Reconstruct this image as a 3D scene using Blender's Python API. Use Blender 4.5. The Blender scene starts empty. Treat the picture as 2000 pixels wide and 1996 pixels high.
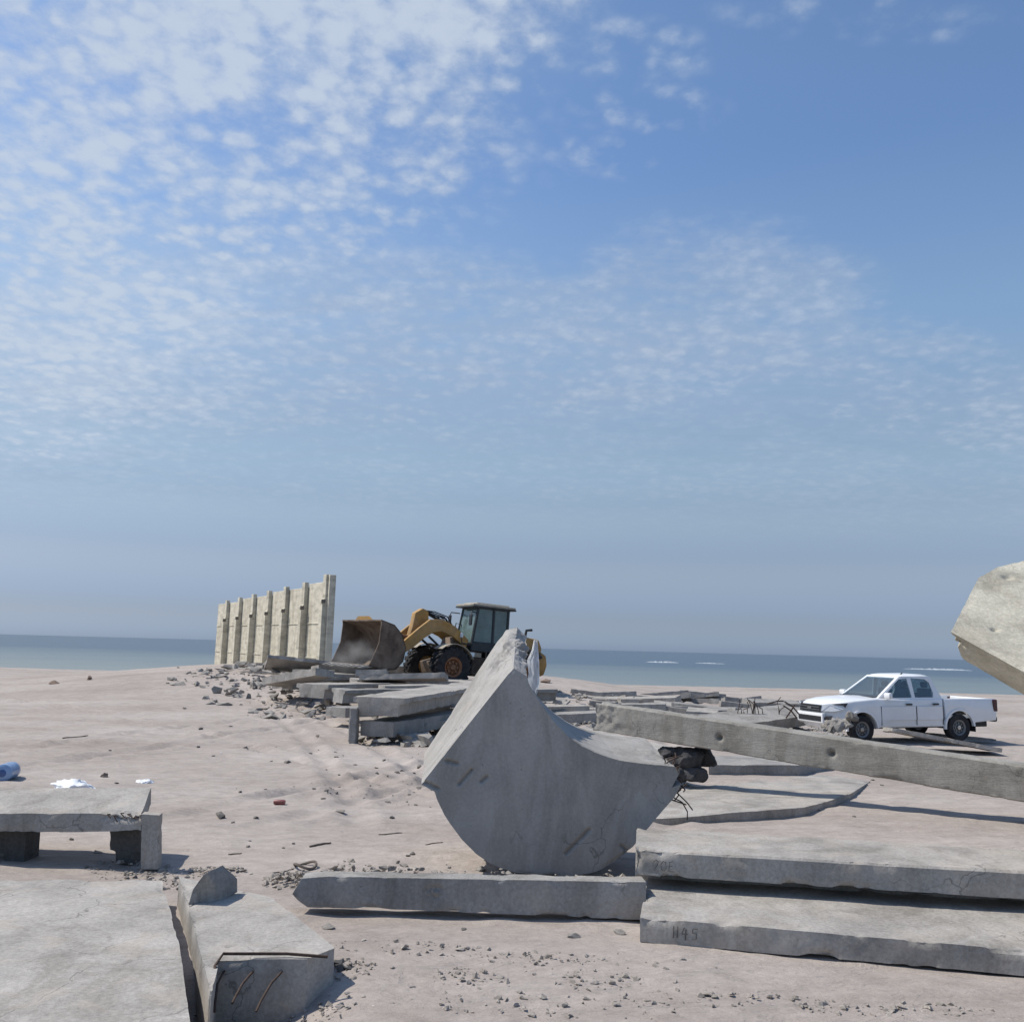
import bpy, bmesh, math, random
import numpy as np
from mathutils import Vector, Matrix

SC = bpy.context.scene
COL = SC.collection
RAD = math.radians

# ------------------------------------------------------------------ camera
CAM_Z = 2.3
FOC = 1804.0                      # focal length in photo pixels (photo is 2000 x 1996)
PITCH, ROLL = RAD(8.4), RAD(1.52)
fwd = Vector((0, math.cos(PITCH), math.sin(PITCH)))
r0, u0 = Vector((1, 0, 0)), Vector((0, -math.sin(PITCH), math.cos(PITCH)))
rgt = r0 * math.cos(ROLL) + u0 * math.sin(ROLL)
upv = u0 * math.cos(ROLL) - r0 * math.sin(ROLL)
CAM = Vector((0, 0, CAM_Z))
cd = bpy.data.cameras.new('camera')
cam = bpy.data.objects.new('camera', cd)
COL.objects.link(cam)
m = Matrix.Identity(4)
for i in range(3):
    m[i][0], m[i][1], m[i][2], m[i][3] = rgt[i], upv[i], -fwd[i], CAM[i]
cam.matrix_world = m
cd.sensor_fit = 'HORIZONTAL'
cd.sensor_width = 36.0
cd.lens = FOC / 2000 * 36
cd.clip_start, cd.clip_end = 0.1, 30000
SC.camera = cam


def ray(px, py):
    return fwd + rgt * ((px - 1000) / FOC) - upv * ((py - 998) / FOC)


def at(px, py, d):                # survey point: seen at a photo pixel, d metres ahead
    v = ray(px, py)
    return CAM + v * (d / v.y)


def onz(px, py, z=0.0):           # survey point on the level plane z
    v = ray(px, py)
    return CAM + v * ((z - CAM_Z) / v.z)


# ------------------------------------------------------------------ world and sun
SUN_EL = RAD(53)
SUN_AZ = Vector((-0.985, 0.17, 0)).normalized()
SUNV = Vector((SUN_AZ.x * math.cos(SUN_EL), SUN_AZ.y * math.cos(SUN_EL), math.sin(SUN_EL)))
ld = bpy.data.lights.new('sun', 'SUN')
ld.energy, ld.angle, ld.color = 4.3, RAD(0.55), (1.0, 0.94, 0.84)
sun = bpy.data.objects.new('sun', ld)
COL.objects.link(sun)
sun.rotation_euler = (-SUNV).to_track_quat('-Z', 'Y').to_euler()
sun.location = SUNV * 50

SC.view_settings.view_transform = 'Standard'
SC.view_settings.look = 'None'
SC.view_settings.gamma = 1.0
SC.view_settings.exposure = 0.0

world = bpy.data.worlds.new('World')
SC.world = world
world.use_nodes = True
WT = world.node_tree


class E:                          # tiny node-maths builder
    tree = None

    def __init__(s, v):
        s.v = v

    def op(s, o, b=None, c=None):
        n = E.tree.nodes.new('ShaderNodeMath')
        n.operation = o
        for i, q in enumerate((s, b, c)):
            if q is None:
                continue
            q = q.v if isinstance(q, E) else q
            if isinstance(q, (int, float)):
                n.inputs[i].default_value = q
            else:
                E.tree.links.new(q, n.inputs[i])
        return E(n.outputs[0])

    def __add__(s, b): return s.op('ADD', b)
    def __sub__(s, b): return s.op('SUBTRACT', b)
    def __mul__(s, b): return s.op('MULTIPLY', b)
    def __truediv__(s, b): return s.op('DIVIDE', b)
    def mx(s, b): return s.op('MAXIMUM', b)
    def mn(s, b): return s.op('MINIMUM', b)

    def step(s, a, b):            # smoothstep a..b -> 0..1
        n = E.tree.nodes.new('ShaderNodeMapRange')
        n.interpolation_type = 'SMOOTHSTEP'
        E.tree.links.new(s.v, n.inputs[0])
        n.inputs[1].default_value, n.inputs[2].default_value = a, b
        return E(n.outputs[0])

    def blob(s, x, cx, cy, rx, ry):   # soft elliptical patch, s = az, x = el
        a = (s - cx) * (1 / rx)
        b = (x - cy) * (1 / ry)
        return (a * a + b * b).step(1.6, 0.1)


def cloud_sky():
    E.tree = WT
    N, L = WT.nodes, WT.links
    bg = N['Background']
    bg.inputs[1].default_value = 0.1
    sky = N.new('ShaderNodeTexSky')
    sky.sky_type = 'NISHITA'
    sky.sun_disc = False
    sky.sun_elevation = SUN_EL
    sky.sun_rotation = math.atan2(SUN_AZ.x, SUN_AZ.y)
    sky.air_density, sky.dust_density, sky.ozone_density = 1.0, 0.6, 1.5
    tc = N.new('ShaderNodeTexCoord')
    sp = N.new('ShaderNodeSeparateXYZ')
    L.new(tc.outputs['Generated'], sp.inputs[0])
    X, Y, Z = (E(sp.outputs[i]) for i in range(3))
    zc = Z.mx(0.0)
    az = X / Y.mx(0.05)
    el = zc / Y.mx(0.05)
    # clear-air tint by height above the horizon
    ramp = N.new('ShaderNodeValToRGB')
    cr = ramp.color_ramp
    cr.interpolation = 'EASE'
    pts = SKY_RAMP
    cr.elements[0].position, cr.elements[0].color = pts[0][0], (*pts[0][1], 1)
    cr.elements[1].position, cr.elements[1].color = pts[-1][0], (*pts[-1][1], 1)
    for p, c in pts[1:-1]:
        e = cr.elements.new(p)
        e.color = (*c, 1)
    L.new(zc.v, ramp.inputs[0])
    mul = N.new('ShaderNodeMix')
    mul.data_type, mul.blend_type = 'RGBA', 'MULTIPLY'
    mul.inputs[0].default_value = 1.0
    L.new(sky.outputs[0], mul.inputs[6])
    L.new(ramp.outputs[0], mul.inputs[7])
    # cloud layer: a level sheet high above, seen in true perspective
    den = zc + 0.20
    cx, cy = X / den, Y / den

    def noise(sx, sy, det, rough, seed, dist=0.0):
        cb = N.new('ShaderNodeCombineXYZ')
        L.new((cx * sx).v, cb.inputs[0])
        L.new((cy * sy).v, cb.inputs[1])
        cb.inputs[2].default_value = seed
        n = N.new('ShaderNodeTexNoise')
        n.inputs['Scale'].default_value = 1.0
        n.inputs['Detail'].default_value = det
        n.inputs['Roughness'].default_value = rough
        n.inputs['Distortion'].default_value = dist
        L.new(cb.outputs[0], n.inputs[0])
        return E(n.outputs[0])
    big = noise(1.3, 1.3, 3, .5, 3.1, .3)
    def cells(sx, seed, sm=.35):
        cb = N.new('ShaderNodeCombineXYZ')
        wob = noise(sx * .9, sx * .9, 2, .5, seed + 3) - .5
        L.new((cx * sx + wob * 1.1).v, cb.inputs[0])
        L.new((cy * sx + wob * .8).v, cb.inputs[1])
        cb.inputs[2].default_value = seed
        v = N.new('ShaderNodeTexVoronoi')
        v.feature = 'SMOOTH_F1'
        v.inputs['Scale'].default_value = 1.0
        v.inputs['Smoothness'].default_value = sm
        L.new(cb.outputs[0], v.inputs['Vector'])
        return E(v.outputs['Distance']).step(.85, .05)
    puff = cells(27, 2.2, .5) * .36 + noise(20, 20, 6, .6, 7.7, .15) * .68
    clump = noise(6.5, 6.5, 3, .5, 4.4, .3)
    fine = noise(55, 55, 4, .62, 1.3, .2)
    streak = noise(3.2, 11, 5, .6, 5.2, .9)
    # where the cloud banks stand in the sky
    left = az.blob(el, -.56, .68, .56, .36).mx(az.blob(el, -.18, .80, .26, .24))
    left = left.mx(az.blob(el, -.62, .40, .38, .22))
    band = az.blob(el, -.36, .33, .60, .15).mx(az.blob(el, .02, .33, .34, .085))
    wedge = az.blob(el, .235, .41, .19, .095).mx(az.blob(el, .33, .34, .24, .055))
    low = az.blob(el, .55, .275, .26, .06)
    wisps = az.blob(el, .10, .565, .08, .03) * .4
    topw = az.blob(el, .13, .70, .10, .05).mx(az.blob(el, .14, .63, .10, .04)).mx(az.blob(el, .40, .75, .20, .035) * .75) * .42
    mA = left.mx(wisps).mx(topw)
    mB = band.mx(wedge).mx(low)
    dA = puff * .80 + clump * .55 + fine * .30 + big * .30 + mA * .30 - .79
    cA = dA.step(.14, .74) * mA.step(.02, .5) * .84
    dB = streak * .58 + puff * .30 + fine * .22 + clump * .4 + mB * .34 - .62
    cB = dB.step(.10, .76) * mB.step(.02, .7) * .76
    veil = (el.step(.10, .20) * el.step(.42, .26)) * (streak * 1.0 - .05) * .72
    cov = cA.mx(cB).mx(veil)
    cov = (cov + left * .10 + band * .12).mn(.9)
    thick = (puff * .6 + clump * .4 + fine * .4 + mA * .35).step(.55, 1.25)
    ccol = N.new('ShaderNodeMix')
    ccol.data_type = 'RGBA'
    L.new(thick.v, ccol.inputs[0])
    ccol.inputs[6].default_value = (*CLOUD_LO, 1)
    ccol.inputs[7].default_value = (*CLOUD_HI, 1)
    mix = N.new('ShaderNodeMix')
    mix.data_type = 'RGBA'
    L.new(cov.v, mix.inputs[0])
    L.new(mul.outputs[2], mix.inputs[6])
    L.new(ccol.outputs[2], mix.inputs[7])
    L.new(mix.outputs[2], bg.inputs[0])


SKY_RAMP = [(0.0, (1, 1, 1)), (1.0, (1, 1, 1))]
CLOUD_LO, CLOUD_HI = (3.6, 4.5, 6.0), (5.6, 6.4, 7.6)
SKY_RAMP = [(0.0, (0.572, 0.777, 1.376)), (0.035, (0.552, 0.647, 1.011)), (0.09, (0.767, 0.76, 0.914)), (0.146, (0.986, 0.95, 0.977)), (0.2, (1.146, 1.14, 1.096)), (0.355, (1.455, 1.508, 1.482)), (0.427, (1.36, 1.472, 1.556)), (0.492, (1.252, 1.408, 1.578)), (0.572, (1.288, 1.447, 1.579)), (1.0, (1.288, 1.447, 1.579))]   # tint of the hazy coastal air by height
cloud_sky()

# ------------------------------------------------------------------ numpy noise
def _h(ix, iy, iz, s):
    n = (ix * 374761393 + iy * 668265263 + iz * 2147483647 + s * 1274126177) & 0x7fffffff
    n = ((n ^ (n >> 13)) * 1274126177) & 0x7fffffff
    return ((n ^ (n >> 16)) & 0xffff) / 32767.5 - 1.0


def vnoise(p, s=0):
    i = np.floor(p).astype(np.int64)
    f = p - i
    f = f * f * (3 - 2 * f)
    out = 0
    for dx in (0, 1):
        for dy in (0, 1):
            for dz in (0, 1):
                w = (f[:, 0] if dx else 1 - f[:, 0]) * (f[:, 1] if dy else 1 - f[:, 1]) * (f[:, 2] if dz else 1 - f[:, 2])
                out = out + w * _h(i[:, 0] + dx, i[:, 1] + dy, i[:, 2] + dz, s)
    return out


def fbm(p, oct=3, s=0):
    a, o, t = 1.0, 0, 0
    for k in range(oct):
        o = o + a * vnoise(p * (2 ** k), s + k * 17)
        t += a
        a *= .5
    return o / t


def sstep(a, b, x):
    t = np.clip((x - a) / (b - a), 0, 1)
    return t * t * (3 - 2 * t)


# ------------------------------------------------------------------ terrain height
def ground_np(x, y):
    x, y = np.asarray(x, float), np.asarray(y, float)
    z = np.zeros_like(x)
    sx = np.where(x < -9, 13.0, 15.0)
    r2 = ((x + 9) / sx) ** 2 + ((y - 50) / 15.5) ** 2
    z += 1.08 * np.exp(-r2 ** 2 * 1.0)
    z -= 2.2 * sstep(58, 122, y)
    z += .55 * np.exp(-(((x - 7.55) / 1.0) ** 2 + ((y - 22.7) / .8) ** 2))      # spoil bank before the pickup
    # dip under the broken slab in front
    z -= .22 * np.exp(-(((x + 1.85) / .7) ** 2 + ((y - 6.2) / .55) ** 2) ** 2)
    p = np.stack([x, y, np.zeros_like(x)], 1)
    dist = np.clip(1 - y / 90, .2, 1)
    z += .10 * fbm(p * .11, 2, 1) * np.clip((y - 6) / 14, 0, 1)
    z += .045 * fbm(p * np.array([.55, .9, 1]), 3, 2) * np.clip((y - 5) / 8, .25, 1)
    z += .022 * fbm(p * np.array([2.2, 3.0, 1]), 3, 3)
    # trampled, driven-over patches with lumpy prints
    tr = np.clip(fbm(p * np.array([.16, .22, 1]) + 4.7, 2, 21) * 2.2, 0, 1)
    z += .035 * tr * np.clip(fbm(p * np.array([3.1, 3.6, 1]), 2, 22), -.6, .5) * np.clip(1 - y / 45, 0, 1)
    # tyre ruts curving over the sand on the left
    for (a, b, c, wob) in ((-9.5, .16, .0, 1.2), (-7.9, .16, .0, 1.2), (-3.1, -.34, .0, .7), (-4.6, -.34, .0, .7), (-2.0, .42, 0, .9), (-.6, .42, 0, .9), (-6.0, -.9, 0, 1.5), (3.6, .22, 0, .5)):
        cx = a + b * (y - 20) + wob * np.sin(y * .13 + a * .3)
        g = np.exp(-((x - cx) / .17) ** 2) - .7 * np.exp(-((np.abs(x - cx) - .33) / .11) ** 2)
        z -= .085 * g * sstep(11, 15, y) * sstep(52, 40, y) * (.6 + .4 * np.sin(y * 3.1))
    return z


def gz(x, y):
    return float(ground_np([x], [y])[0])


# ------------------------------------------------------------------ materials
class NT:
    def __init__(s, name, rough=.85, spec=.3):
        s.m = bpy.data.materials.new(name)
        s.m.use_nodes = True
        s.t = s.m.node_tree
        s.b = s.t.nodes['Principled BSDF']
        s.b.inputs['Roughness'].default_value = rough
        s.b.inputs['Specular IOR Level'].default_value = spec
        s.tc = s.t.nodes.new('ShaderNodeTexCoord')

    def noise(s, scale, det=4, rough=.6, stretch=(1, 1, 1), coord='Object', dist=0):
        mp = s.t.nodes.new('ShaderNodeMapping')
        mp.inputs['Scale'].default_value = stretch
        s.t.links.new(s.tc.outputs[coord], mp.inputs[0])
        n = s.t.nodes.new('ShaderNodeTexNoise')
        n.inputs['Scale'].default_value = scale
        n.inputs['Detail'].default_value = det
        n.inputs['Roughness'].default_value = rough
        n.inputs['Distortion'].default_value = dist
        s.t.links.new(mp.outputs[0], n.inputs[0])
        return n.outputs[0]

    def ramp(s, fac, pts):
        r = s.t.nodes.new('ShaderNodeValToRGB')
        el = r.color_ramp.elements
        el[0].position, el[0].color = pts[0][0], (*pts[0][1], 1)
        el[1].position, el[1].color = pts[-1][0], (*pts[-1][1], 1)
        for p, c in pts[1:-1]:
            e = el.new(p)
            e.color = (*c, 1)
        s.t.links.new(fac, r.inputs[0])
        return r.outputs[0]

    def mix(s, fac, a, b, blend='MIX'):
        n = s.t.nodes.new('ShaderNodeMix')
        n.data_type, n.blend_type = 'RGBA', blend
        for i, q in ((0, fac), (6, a), (7, b)):
            if isinstance(q, (int, float)):
                n.inputs[i].default_value = q
            elif isinstance(q, tuple):
                n.inputs[i].default_value = (*q, 1)
            else:
                s.t.links.new(q, n.inputs[i])
        return n.outputs[2]

    def base(s, c):
        if isinstance(c, tuple):
            s.b.inputs['Base Color'].default_value = (*c, 1)
        else:
            s.t.links.new(c, s.b.inputs['Base Color'])

    def bump(s, h, strength=.3, dist=.02, prev=None):
        b = s.t.nodes.new('ShaderNodeBump')
        b.inputs['Strength'].default_value = strength
        b.inputs['Distance'].default_value = dist
        s.t.links.new(h, b.inputs['Height'])
        if prev is not None:
            s.t.links.new(prev, b.inputs['Normal'])
        s.t.links.new(b.outputs[0], s.b.inputs['Normal'])
        return b.outputs[0]


def mul3(c, k):
    return tuple(q * k for q in c)


def concrete(name, c, streak=(1, 1, 1), scale=1.0, dirt=(.30, .26, .215), damt=.55, pits=True, uneven=1.0):
    M = NT(name, .9, .2)
    a = M.ramp(M.noise(1.3 * scale, 6, .62, streak), [(.26, mul3(c, 1 - .38 * uneven)), (.5, c), (.76, mul3(c, 1 + .25 * uneven))])
    f = M.ramp(M.noise(34 * scale, 6, .75), [(.3, (1 - .30 * uneven,) * 3), (.7, (1 + .18 * uneven,) * 3)])
    st = M.ramp(M.noise(.9 * scale, 7, .7, (1.6, 1.6, .45), dist=1.2), [(.46, (1, 1, 1)), (.60, (.80, .79, .77))])
    a = M.mix(1.0, a, st, 'MULTIPLY')
    col = M.mix(1.0, a, f, 'MULTIPLY')
    dm = M.ramp(M.noise(2.4 * scale, 5, .65, dist=.6), [(.52, (0, 0, 0)), (.72, (damt,) * 3)])
    col = M.mix(dm, col, dirt)
    if pits:
        v = M.t.nodes.new('ShaderNodeTexVoronoi')
        v.inputs['Scale'].default_value = 9 * scale
        v.inputs['Randomness'].default_value = 1
        M.t.links.new(M.tc.outputs['Object'], v.inputs['Vector'])
        pm = M.ramp(v.outputs['Distance'], [(.05, (1, 1, 1)), (.09, (0, 0, 0))])
        gate = M.ramp(M.noise(3.1 * scale, 2), [(.5, (0, 0, 0)), (.58, (.7,) * 3)])
        col = M.mix(M.mix(1.0, pm, gate, 'MULTIPLY'), col, mul3(c, .45))
    vc = M.t.nodes.new('ShaderNodeTexVoronoi')
    vc.feature = 'DISTANCE_TO_EDGE'
    vc.inputs['Scale'].default_value = 1.1
    wv = M.t.nodes.new('ShaderNodeVectorMath')
    wv.operation = 'MULTIPLY_ADD'
    nz = M.t.nodes.new('ShaderNodeTexNoise')
    nz.inputs['Scale'].default_value = 3.5
    nz.inputs['Detail'].default_value = 5
    M.t.links.new(M.tc.outputs['Object'], nz.inputs[0])
    M.t.links.new(nz.outputs['Color'], wv.inputs[0])
    wv.inputs[1].default_value = (.45, .45, .45)
    M.t.links.new(M.tc.outputs['Object'], wv.inputs[2])
    M.t.links.new(wv.outputs[0], vc.inputs['Vector'])
    ck = M.ramp(vc.outputs['Distance'], [(.002, (1, 1, 1)), (.009, (0, 0, 0))])
    cg = M.ramp(M.noise(.8, 3), [(.50, (0, 0, 0)), (.60, (.75,) * 3)])
    col = M.mix(M.mix(1.0, ck, cg, 'MULTIPLY'), col, mul3(c, .38))
    M.base(col)
    p = M.bump(M.noise(70 * scale, 6, .75), .55, .007)
    M.bump(M.noise(9 * scale, 6, .65, streak), .35, .018, p)
    return M.m


def plain(name, c, rough=.5, spec=.5, metal=0, var=.25, scale=6, dust=0, dustc=(.34, .28, .22)):
    M = NT(name, rough, spec)
    M.b.inputs['Metallic'].default_value = metal
    col = M.ramp(M.noise(scale, 5, .65), [(.3, mul3(c, 1 - var)), (.7, mul3(c, 1 + var))])
    if dust:
        dm = M.ramp(M.noise(scale * .6, 6, .7, dist=.5), [(.40, (0, 0, 0)), (.68, (dust,) * 3)])
        col = M.mix(dm, col, dustc)
    M.base(col)
    M.bump(M.noise(scale * 6, 4), .08, .01)
    return M.m


MAT = {}
MAT['block'] = concrete('cast_concrete_grey', (.37, .355, .335), damt=.25, dirt=(.42, .385, .335), uneven=.5)
MAT['cream'] = concrete('cream_concrete', (0.614, 0.571, 0.461), (1, 1, 3), damt=.35, dirt=(.46, .41, .31))
MAT['beam'] = concrete('weathered_beam_concrete', (.32, .305, .275), (.8, .8, 5), damt=.35, dirt=(.36, .325, .27), uneven=.75)
MAT['slab'] = concrete('dusty_slab_concrete', (0.387, 0.363, 0.333), damt=.5, dirt=(.45, .39, .325))
MAT['slab2'] = concrete('grey_slab_concrete', (.325, .312, .295), damt=.4, dirt=(.42, .375, .32))
MAT['rubble'] = concrete('rubble_concrete', (.33, .31, .285), scale=2, pits=False)
MAT['gravel'] = concrete('gravel_stone', (.385, .345, .305), scale=5, pits=False)
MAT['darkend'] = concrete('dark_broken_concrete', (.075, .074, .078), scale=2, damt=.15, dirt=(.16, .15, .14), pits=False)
MAT['darklump'] = plain('near_black_rubble', (.035, .036, .042), .85, .2, var=.5, scale=9)  # near-black mottled rubble colour
MAT['darkconc'] = concrete('dark_shaded_concrete', (.10, .098, .095), damt=.2, dirt=(.2, .18, .15))  # inner legs' under-deck shade is put into this tone; dark rubble shares it
MAT['stone'] = plain('dark_stone', (.16, .145, .13), .9, .2, var=.4, scale=14)
MAT['brownrock'] = plain('brown_boulder', (.22, .16, .125), .9, .2, var=.35, scale=6)
MAT['rebar'] = plain('rusty_rebar', (.075, .05, .038), .8, .3, var=.4, scale=20)
MAT['wood'] = plain('grey_driftwood', (.15, .125, .105), .9, .2, var=.35, scale=9)
MAT['chalk'] = plain('dark_pencil_mark', (.13, .125, .12), .9, .1)
MAT['white_paint'] = plain('white_car_paint', (.78, .79, .80), .22, .5, var=.03, scale=2, dust=.25, dustc=(.60, .56, .51))
def glass_mat():
    m_ = bpy.data.materials.new('tinted_car_glass')
    m_.use_nodes = True
    t = m_.node_tree
    t.nodes.remove(t.nodes['Principled BSDF'])
    tr, gl, mx = (t.nodes.new(q) for q in ('ShaderNodeBsdfTransparent', 'ShaderNodeBsdfGlossy', 'ShaderNodeMixShader'))
    tr.inputs[0].default_value = (.66, .72, .74, 1)
    gl.inputs['Color'].default_value = (.9, .95, 1, 1)
    gl.inputs['Roughness'].default_value = .06
    lw = t.nodes.new('ShaderNodeLayerWeight')
    lw.inputs[0].default_value = .25
    E.tree = t
    t.links.new((E(lw.outputs['Facing']) * .35 + .05).v, mx.inputs[0])
    t.links.new(tr.outputs[0], mx.inputs[1])
    t.links.new(gl.outputs[0], mx.inputs[2])
    t.links.new(mx.outputs[0], t.nodes['Material Output'].inputs[0])
    return m_


MAT['carglass'] = glass_mat()
MAT['seatcloth'] = plain('grey_seat_cloth', (.16, .16, .165), .9, .2)
MAT['black'] = plain('black_plastic', (.022, .023, .026), .5, .4)
MAT['tyre'] = plain('dusty_tyre_rubber', (.022, .023, .027), .9, .2, var=.3, dust=.28, dustc=(.13, .115, .10))
MAT['steelrim'] = plain('grey_steel_rim', (.16, .165, .17), .45, .5, metal=.4)
MAT['lamp'] = plain('headlamp_glass', (.62, .64, .66), .08, .8, var=.12, scale=12)
MAT['chrome'] = plain('dull_chrome', (.5, .5, .5), .25, .5, metal=.9)
MAT['redlamp'] = plain('red_lamp_plastic', (.05, .008, .01), .2, .6)
MAT['yellow'] = plain('dusty_yellow_paint', (.40, .225, .065), .65, .3, var=.3, scale=2.5, dust=.7, dustc=(.35, .26, .165))
MAT['rust'] = plain('rust_brown_paint', (.22, .095, .045), .75, .3, dust=.4, dustc=(.3, .24, .18))
MAT['bucket'] = plain('worn_bucket_steel', (.115, .085, .065), .75, .3, metal=.1, var=.4, scale=2.5, dust=.75, dustc=(.27, .21, .16))
MAT['tooth'] = plain('scuffed_tooth_steel', (.30, .29, .27), .5, .5, var=.3)
MAT['cabframe'] = plain('dark_cab_paint', (.028, .034, .038), .5, .4, dust=.25, dustc=(.1, .1, .095))
MAT['cabglass'] = plain('greenish_cab_glass', (.085, .135, .13), .1, .7, var=.35, scale=1.5, dust=.35, dustc=(.2, .23, .22))
MAT['cabroof'] = plain('cream_cab_roof', (.34, .31, .25), .6, .3, dust=.3)
MAT['whitepanel'] = plain('white_hood_panel', (.74, .73, .74), .5, .4, var=.06)
MAT['plasticblue'] = plain('blue_bottle_plastic', (.22, .33, .52), .2, .5, var=.2)
MAT['bluedark'] = plain('dark_blue_cap', (.05, .10, .25), .35, .5)
MAT['bag'] = plain('white_bag_film', (.80, .82, .84), .45, .4, var=.06, dust=.2, dustc=(.55, .5, .45))
MAT['red'] = plain('faded_red_can', (.22, .07, .065), .45, .5)
MAT['green'] = plain('green_stain_cloth', (.12, .165, .07), .9, .2)
MAT['hose'] = plain('black_hydraulic_hose', (.02, .022, .025), .5, .4)


def sand_mat():
    M = NT('beach_sand', .95, .12)
    a = M.ramp(M.noise(.16, 6, .6, (1, 2.2, 1)), [(.30, (.325, .28, .247)), (.5, (.398, .35, .316)), (.72, (.47, .422, .386))])
    f = M.ramp(M.noise(3.2, 8, .72, (1, 1.6, 1)), [(.32, (.82, .81, .80)), (.68, (1.10, 1.10, 1.10))])
    g = M.ramp(M.noise(95, 4, .75), [(.3, (.80,) * 3), (.7, (1.15,) * 3)])
    col = M.mix(1.0, M.mix(1.0, a, f, 'MULTIPLY'), g, 'MULTIPLY')
    spk = M.ramp(M.noise(38, 3, .6), [(.66, (0, 0, 0)), (.72, (.6,) * 3)])
    gate = M.ramp(M.noise(.55, 4, .6), [(.46, (0, 0, 0)), (.62, (1, 1, 1))])
    col = M.mix(M.mix(1.0, spk, gate, 'MULTIPLY'), col, (.20, .175, .15))
    wv = M.t.nodes.new('ShaderNodeTexVoronoi')
    wv.inputs['Scale'].default_value = 7
    M.t.links.new(M.tc.outputs['Object'], wv.inputs['Vector'])
    fl = M.ramp(wv.outputs['Distance'], [(.035, (1, 1, 1)), (.06, (0, 0, 0))])
    fg = M.ramp(M.noise(1.9, 3), [(.52, (0, 0, 0)), (.6, (.8,) * 3)])
    col = M.mix(M.mix(1.0, fl, fg, 'MULTIPLY'), col, (.62, .58, .53))
    M.base(col)
    p = M.bump(M.noise(1.6, 6, .6, (.6, 1.6, 1), dist=.7), .8, .10)
    p = M.bump(M.noise(9, 6, .65, (.7, 1.4, 1)), .7, .035, p)
    M.bump(M.noise(120, 4, .7), .5, .006, p)
    return M.m


def sea_mat():
    M = NT('sea_water', .42, .22)
    sp = M.t.nodes.new('ShaderNodeSeparateXYZ')
    M.t.links.new(M.tc.outputs['Object'], sp.inputs[0])
    E.tree = M.t
    nz = E(M.noise(.012, 4, .6, (1, 2.5, 1)))
    n2 = E(M.noise(.05, 4, .6, (.35, 2.5, 1)))
    # depth of water seen through: shallow pale flat, darker grass beds, deep offing
    d = (E(sp.outputs[1]) - E(sp.outputs[0]) * -.25) * (1 / 400.0) + (nz - .5) * .22 + (n2 - .5) * .10
    col = M.ramp(d.v, [(.10, (.255, .275, .255)), (.24, (.19, .222, .22)), (.40, (.145, .182, .195)), (.56, (.09, .128, .162)), (1.0, (.09, .126, .162))])
    M.base(col)
    p = M.bump(M.noise(.09, 4, .6, (.35, 1.6, 1)), .8, 1.2)
    M.bump(M.noise(.6, 5, .65, (.45, 1.8, 1)), .7, .35, p)
    return M.m


MAT['sand'] = sand_mat()
MAT['sea'] = sea_mat()
MAT['foam'] = plain('breaker_foam', (.36, .40, .44), .7, .3)


# ------------------------------------------------------------------ object helpers
def link_mesh(name, bm, mat, parent=None, smooth=None, origin=True, loc=None):
    me = bpy.data.meshes.new(name)
    bm.normal_update()
    if parent is None and origin and loc is None:
        co = [v.co for v in bm.verts]
        lo = Vector((min(c.x for c in co), min(c.y for c in co), min(c.z for c in co)))
        hi = Vector((max(c.x for c in co), max(c.y for c in co), max(c.z for c in co)))
        loc = Vector(((lo.x + hi.x) / 2, (lo.y + hi.y) / 2, lo.z))
        bmesh.ops.translate(bm, verts=bm.verts, vec=-loc)
    bm.to_mesh(me)
    bm.free()
    o = bpy.data.objects.new(name, me)
    COL.objects.link(o)
    if mat:
        me.materials.append(MAT[mat] if isinstance(mat, str) else mat)
    if smooth is not None:
        me.polygons.foreach_set('use_smooth', [True] * len(me.polygons))
        try:
            me.set_sharp_from_angle(angle=RAD(smooth))
        except Exception:
            pass
    if parent is not None:
        o.parent = parent
    elif loc is not None:
        o.location = loc
    return o


def tag(o, label=None, cat=None, group=None, kind=None):
    if label: o['label'] = label
    if cat: o['category'] = cat
    if group: o['group'] = group
    if kind or label: o['kind'] = kind or 'thing'
    return o


def thing(name, label, cat, loc=(0, 0, 0), rz=0, group=None):
    o = bpy.data.objects.new(name, None)
    o.empty_display_size = .3
    COL.objects.link(o)
    o.location = loc
    o.rotation_euler = (0, 0, rz)
    return tag(o, label, cat, group)


def box(bm, lo, hi, bev=0.0, seg=1):
    b = bmesh.new()
    bmesh.ops.create_cube(b, size=1)
    lo, hi = Vector(lo), Vector(hi)
    for v in b.verts:
        v.co = Vector((lo[i] + (v.co[i] + .5) * (hi[i] - lo[i]) for i in range(3)))
    if bev:
        bmesh.ops.bevel(b, geom=b.edges[:], offset=bev, segments=seg, affect='EDGES', profile=.5)
    return merge(bm, b)


def merge(bm, b, mat=None):
    if mat is not None:
        bmesh.ops.transform(b, matrix=mat, verts=b.verts)
    me = bpy.data.meshes.new('tmp')
    b.to_mesh(me)
    b.free()
    bm.from_mesh(me)
    bpy.data.meshes.remove(me)
    return bm


def prism_bm(pts, ext, bev=0.0, seg=2):
    b = bmesh.new()
    ext = Vector(ext)
    a = [b.verts.new(Vector(p)) for p in pts]
    c = [b.verts.new(Vector(p) + ext) for p in pts]
    n = len(a)
    f1 = b.faces.new(a)
    f2 = b.faces.new(list(reversed(c)))
    for i in range(n):
        b.faces.new((a[i], c[i], c[(i + 1) % n], a[(i + 1) % n]))
    bmesh.ops.recalc_face_normals(b, faces=b.faces)
    if bev:
        es = [e for e in b.edges if len(e.link_faces) == 2 and e.calc_face_angle(0) > .35]
        bmesh.ops.bevel(b, geom=es, offset=bev, segments=seg, affect='EDGES', profile=.5)
    return b


def sprism(bm, xz, y0, y1, bev=0.0, seg=2):       # side profile in xz, extruded in y
    return merge(bm, prism_bm([(x, y0, z) for x, z in xz], (0, y1 - y0, 0), bev, seg))


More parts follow.
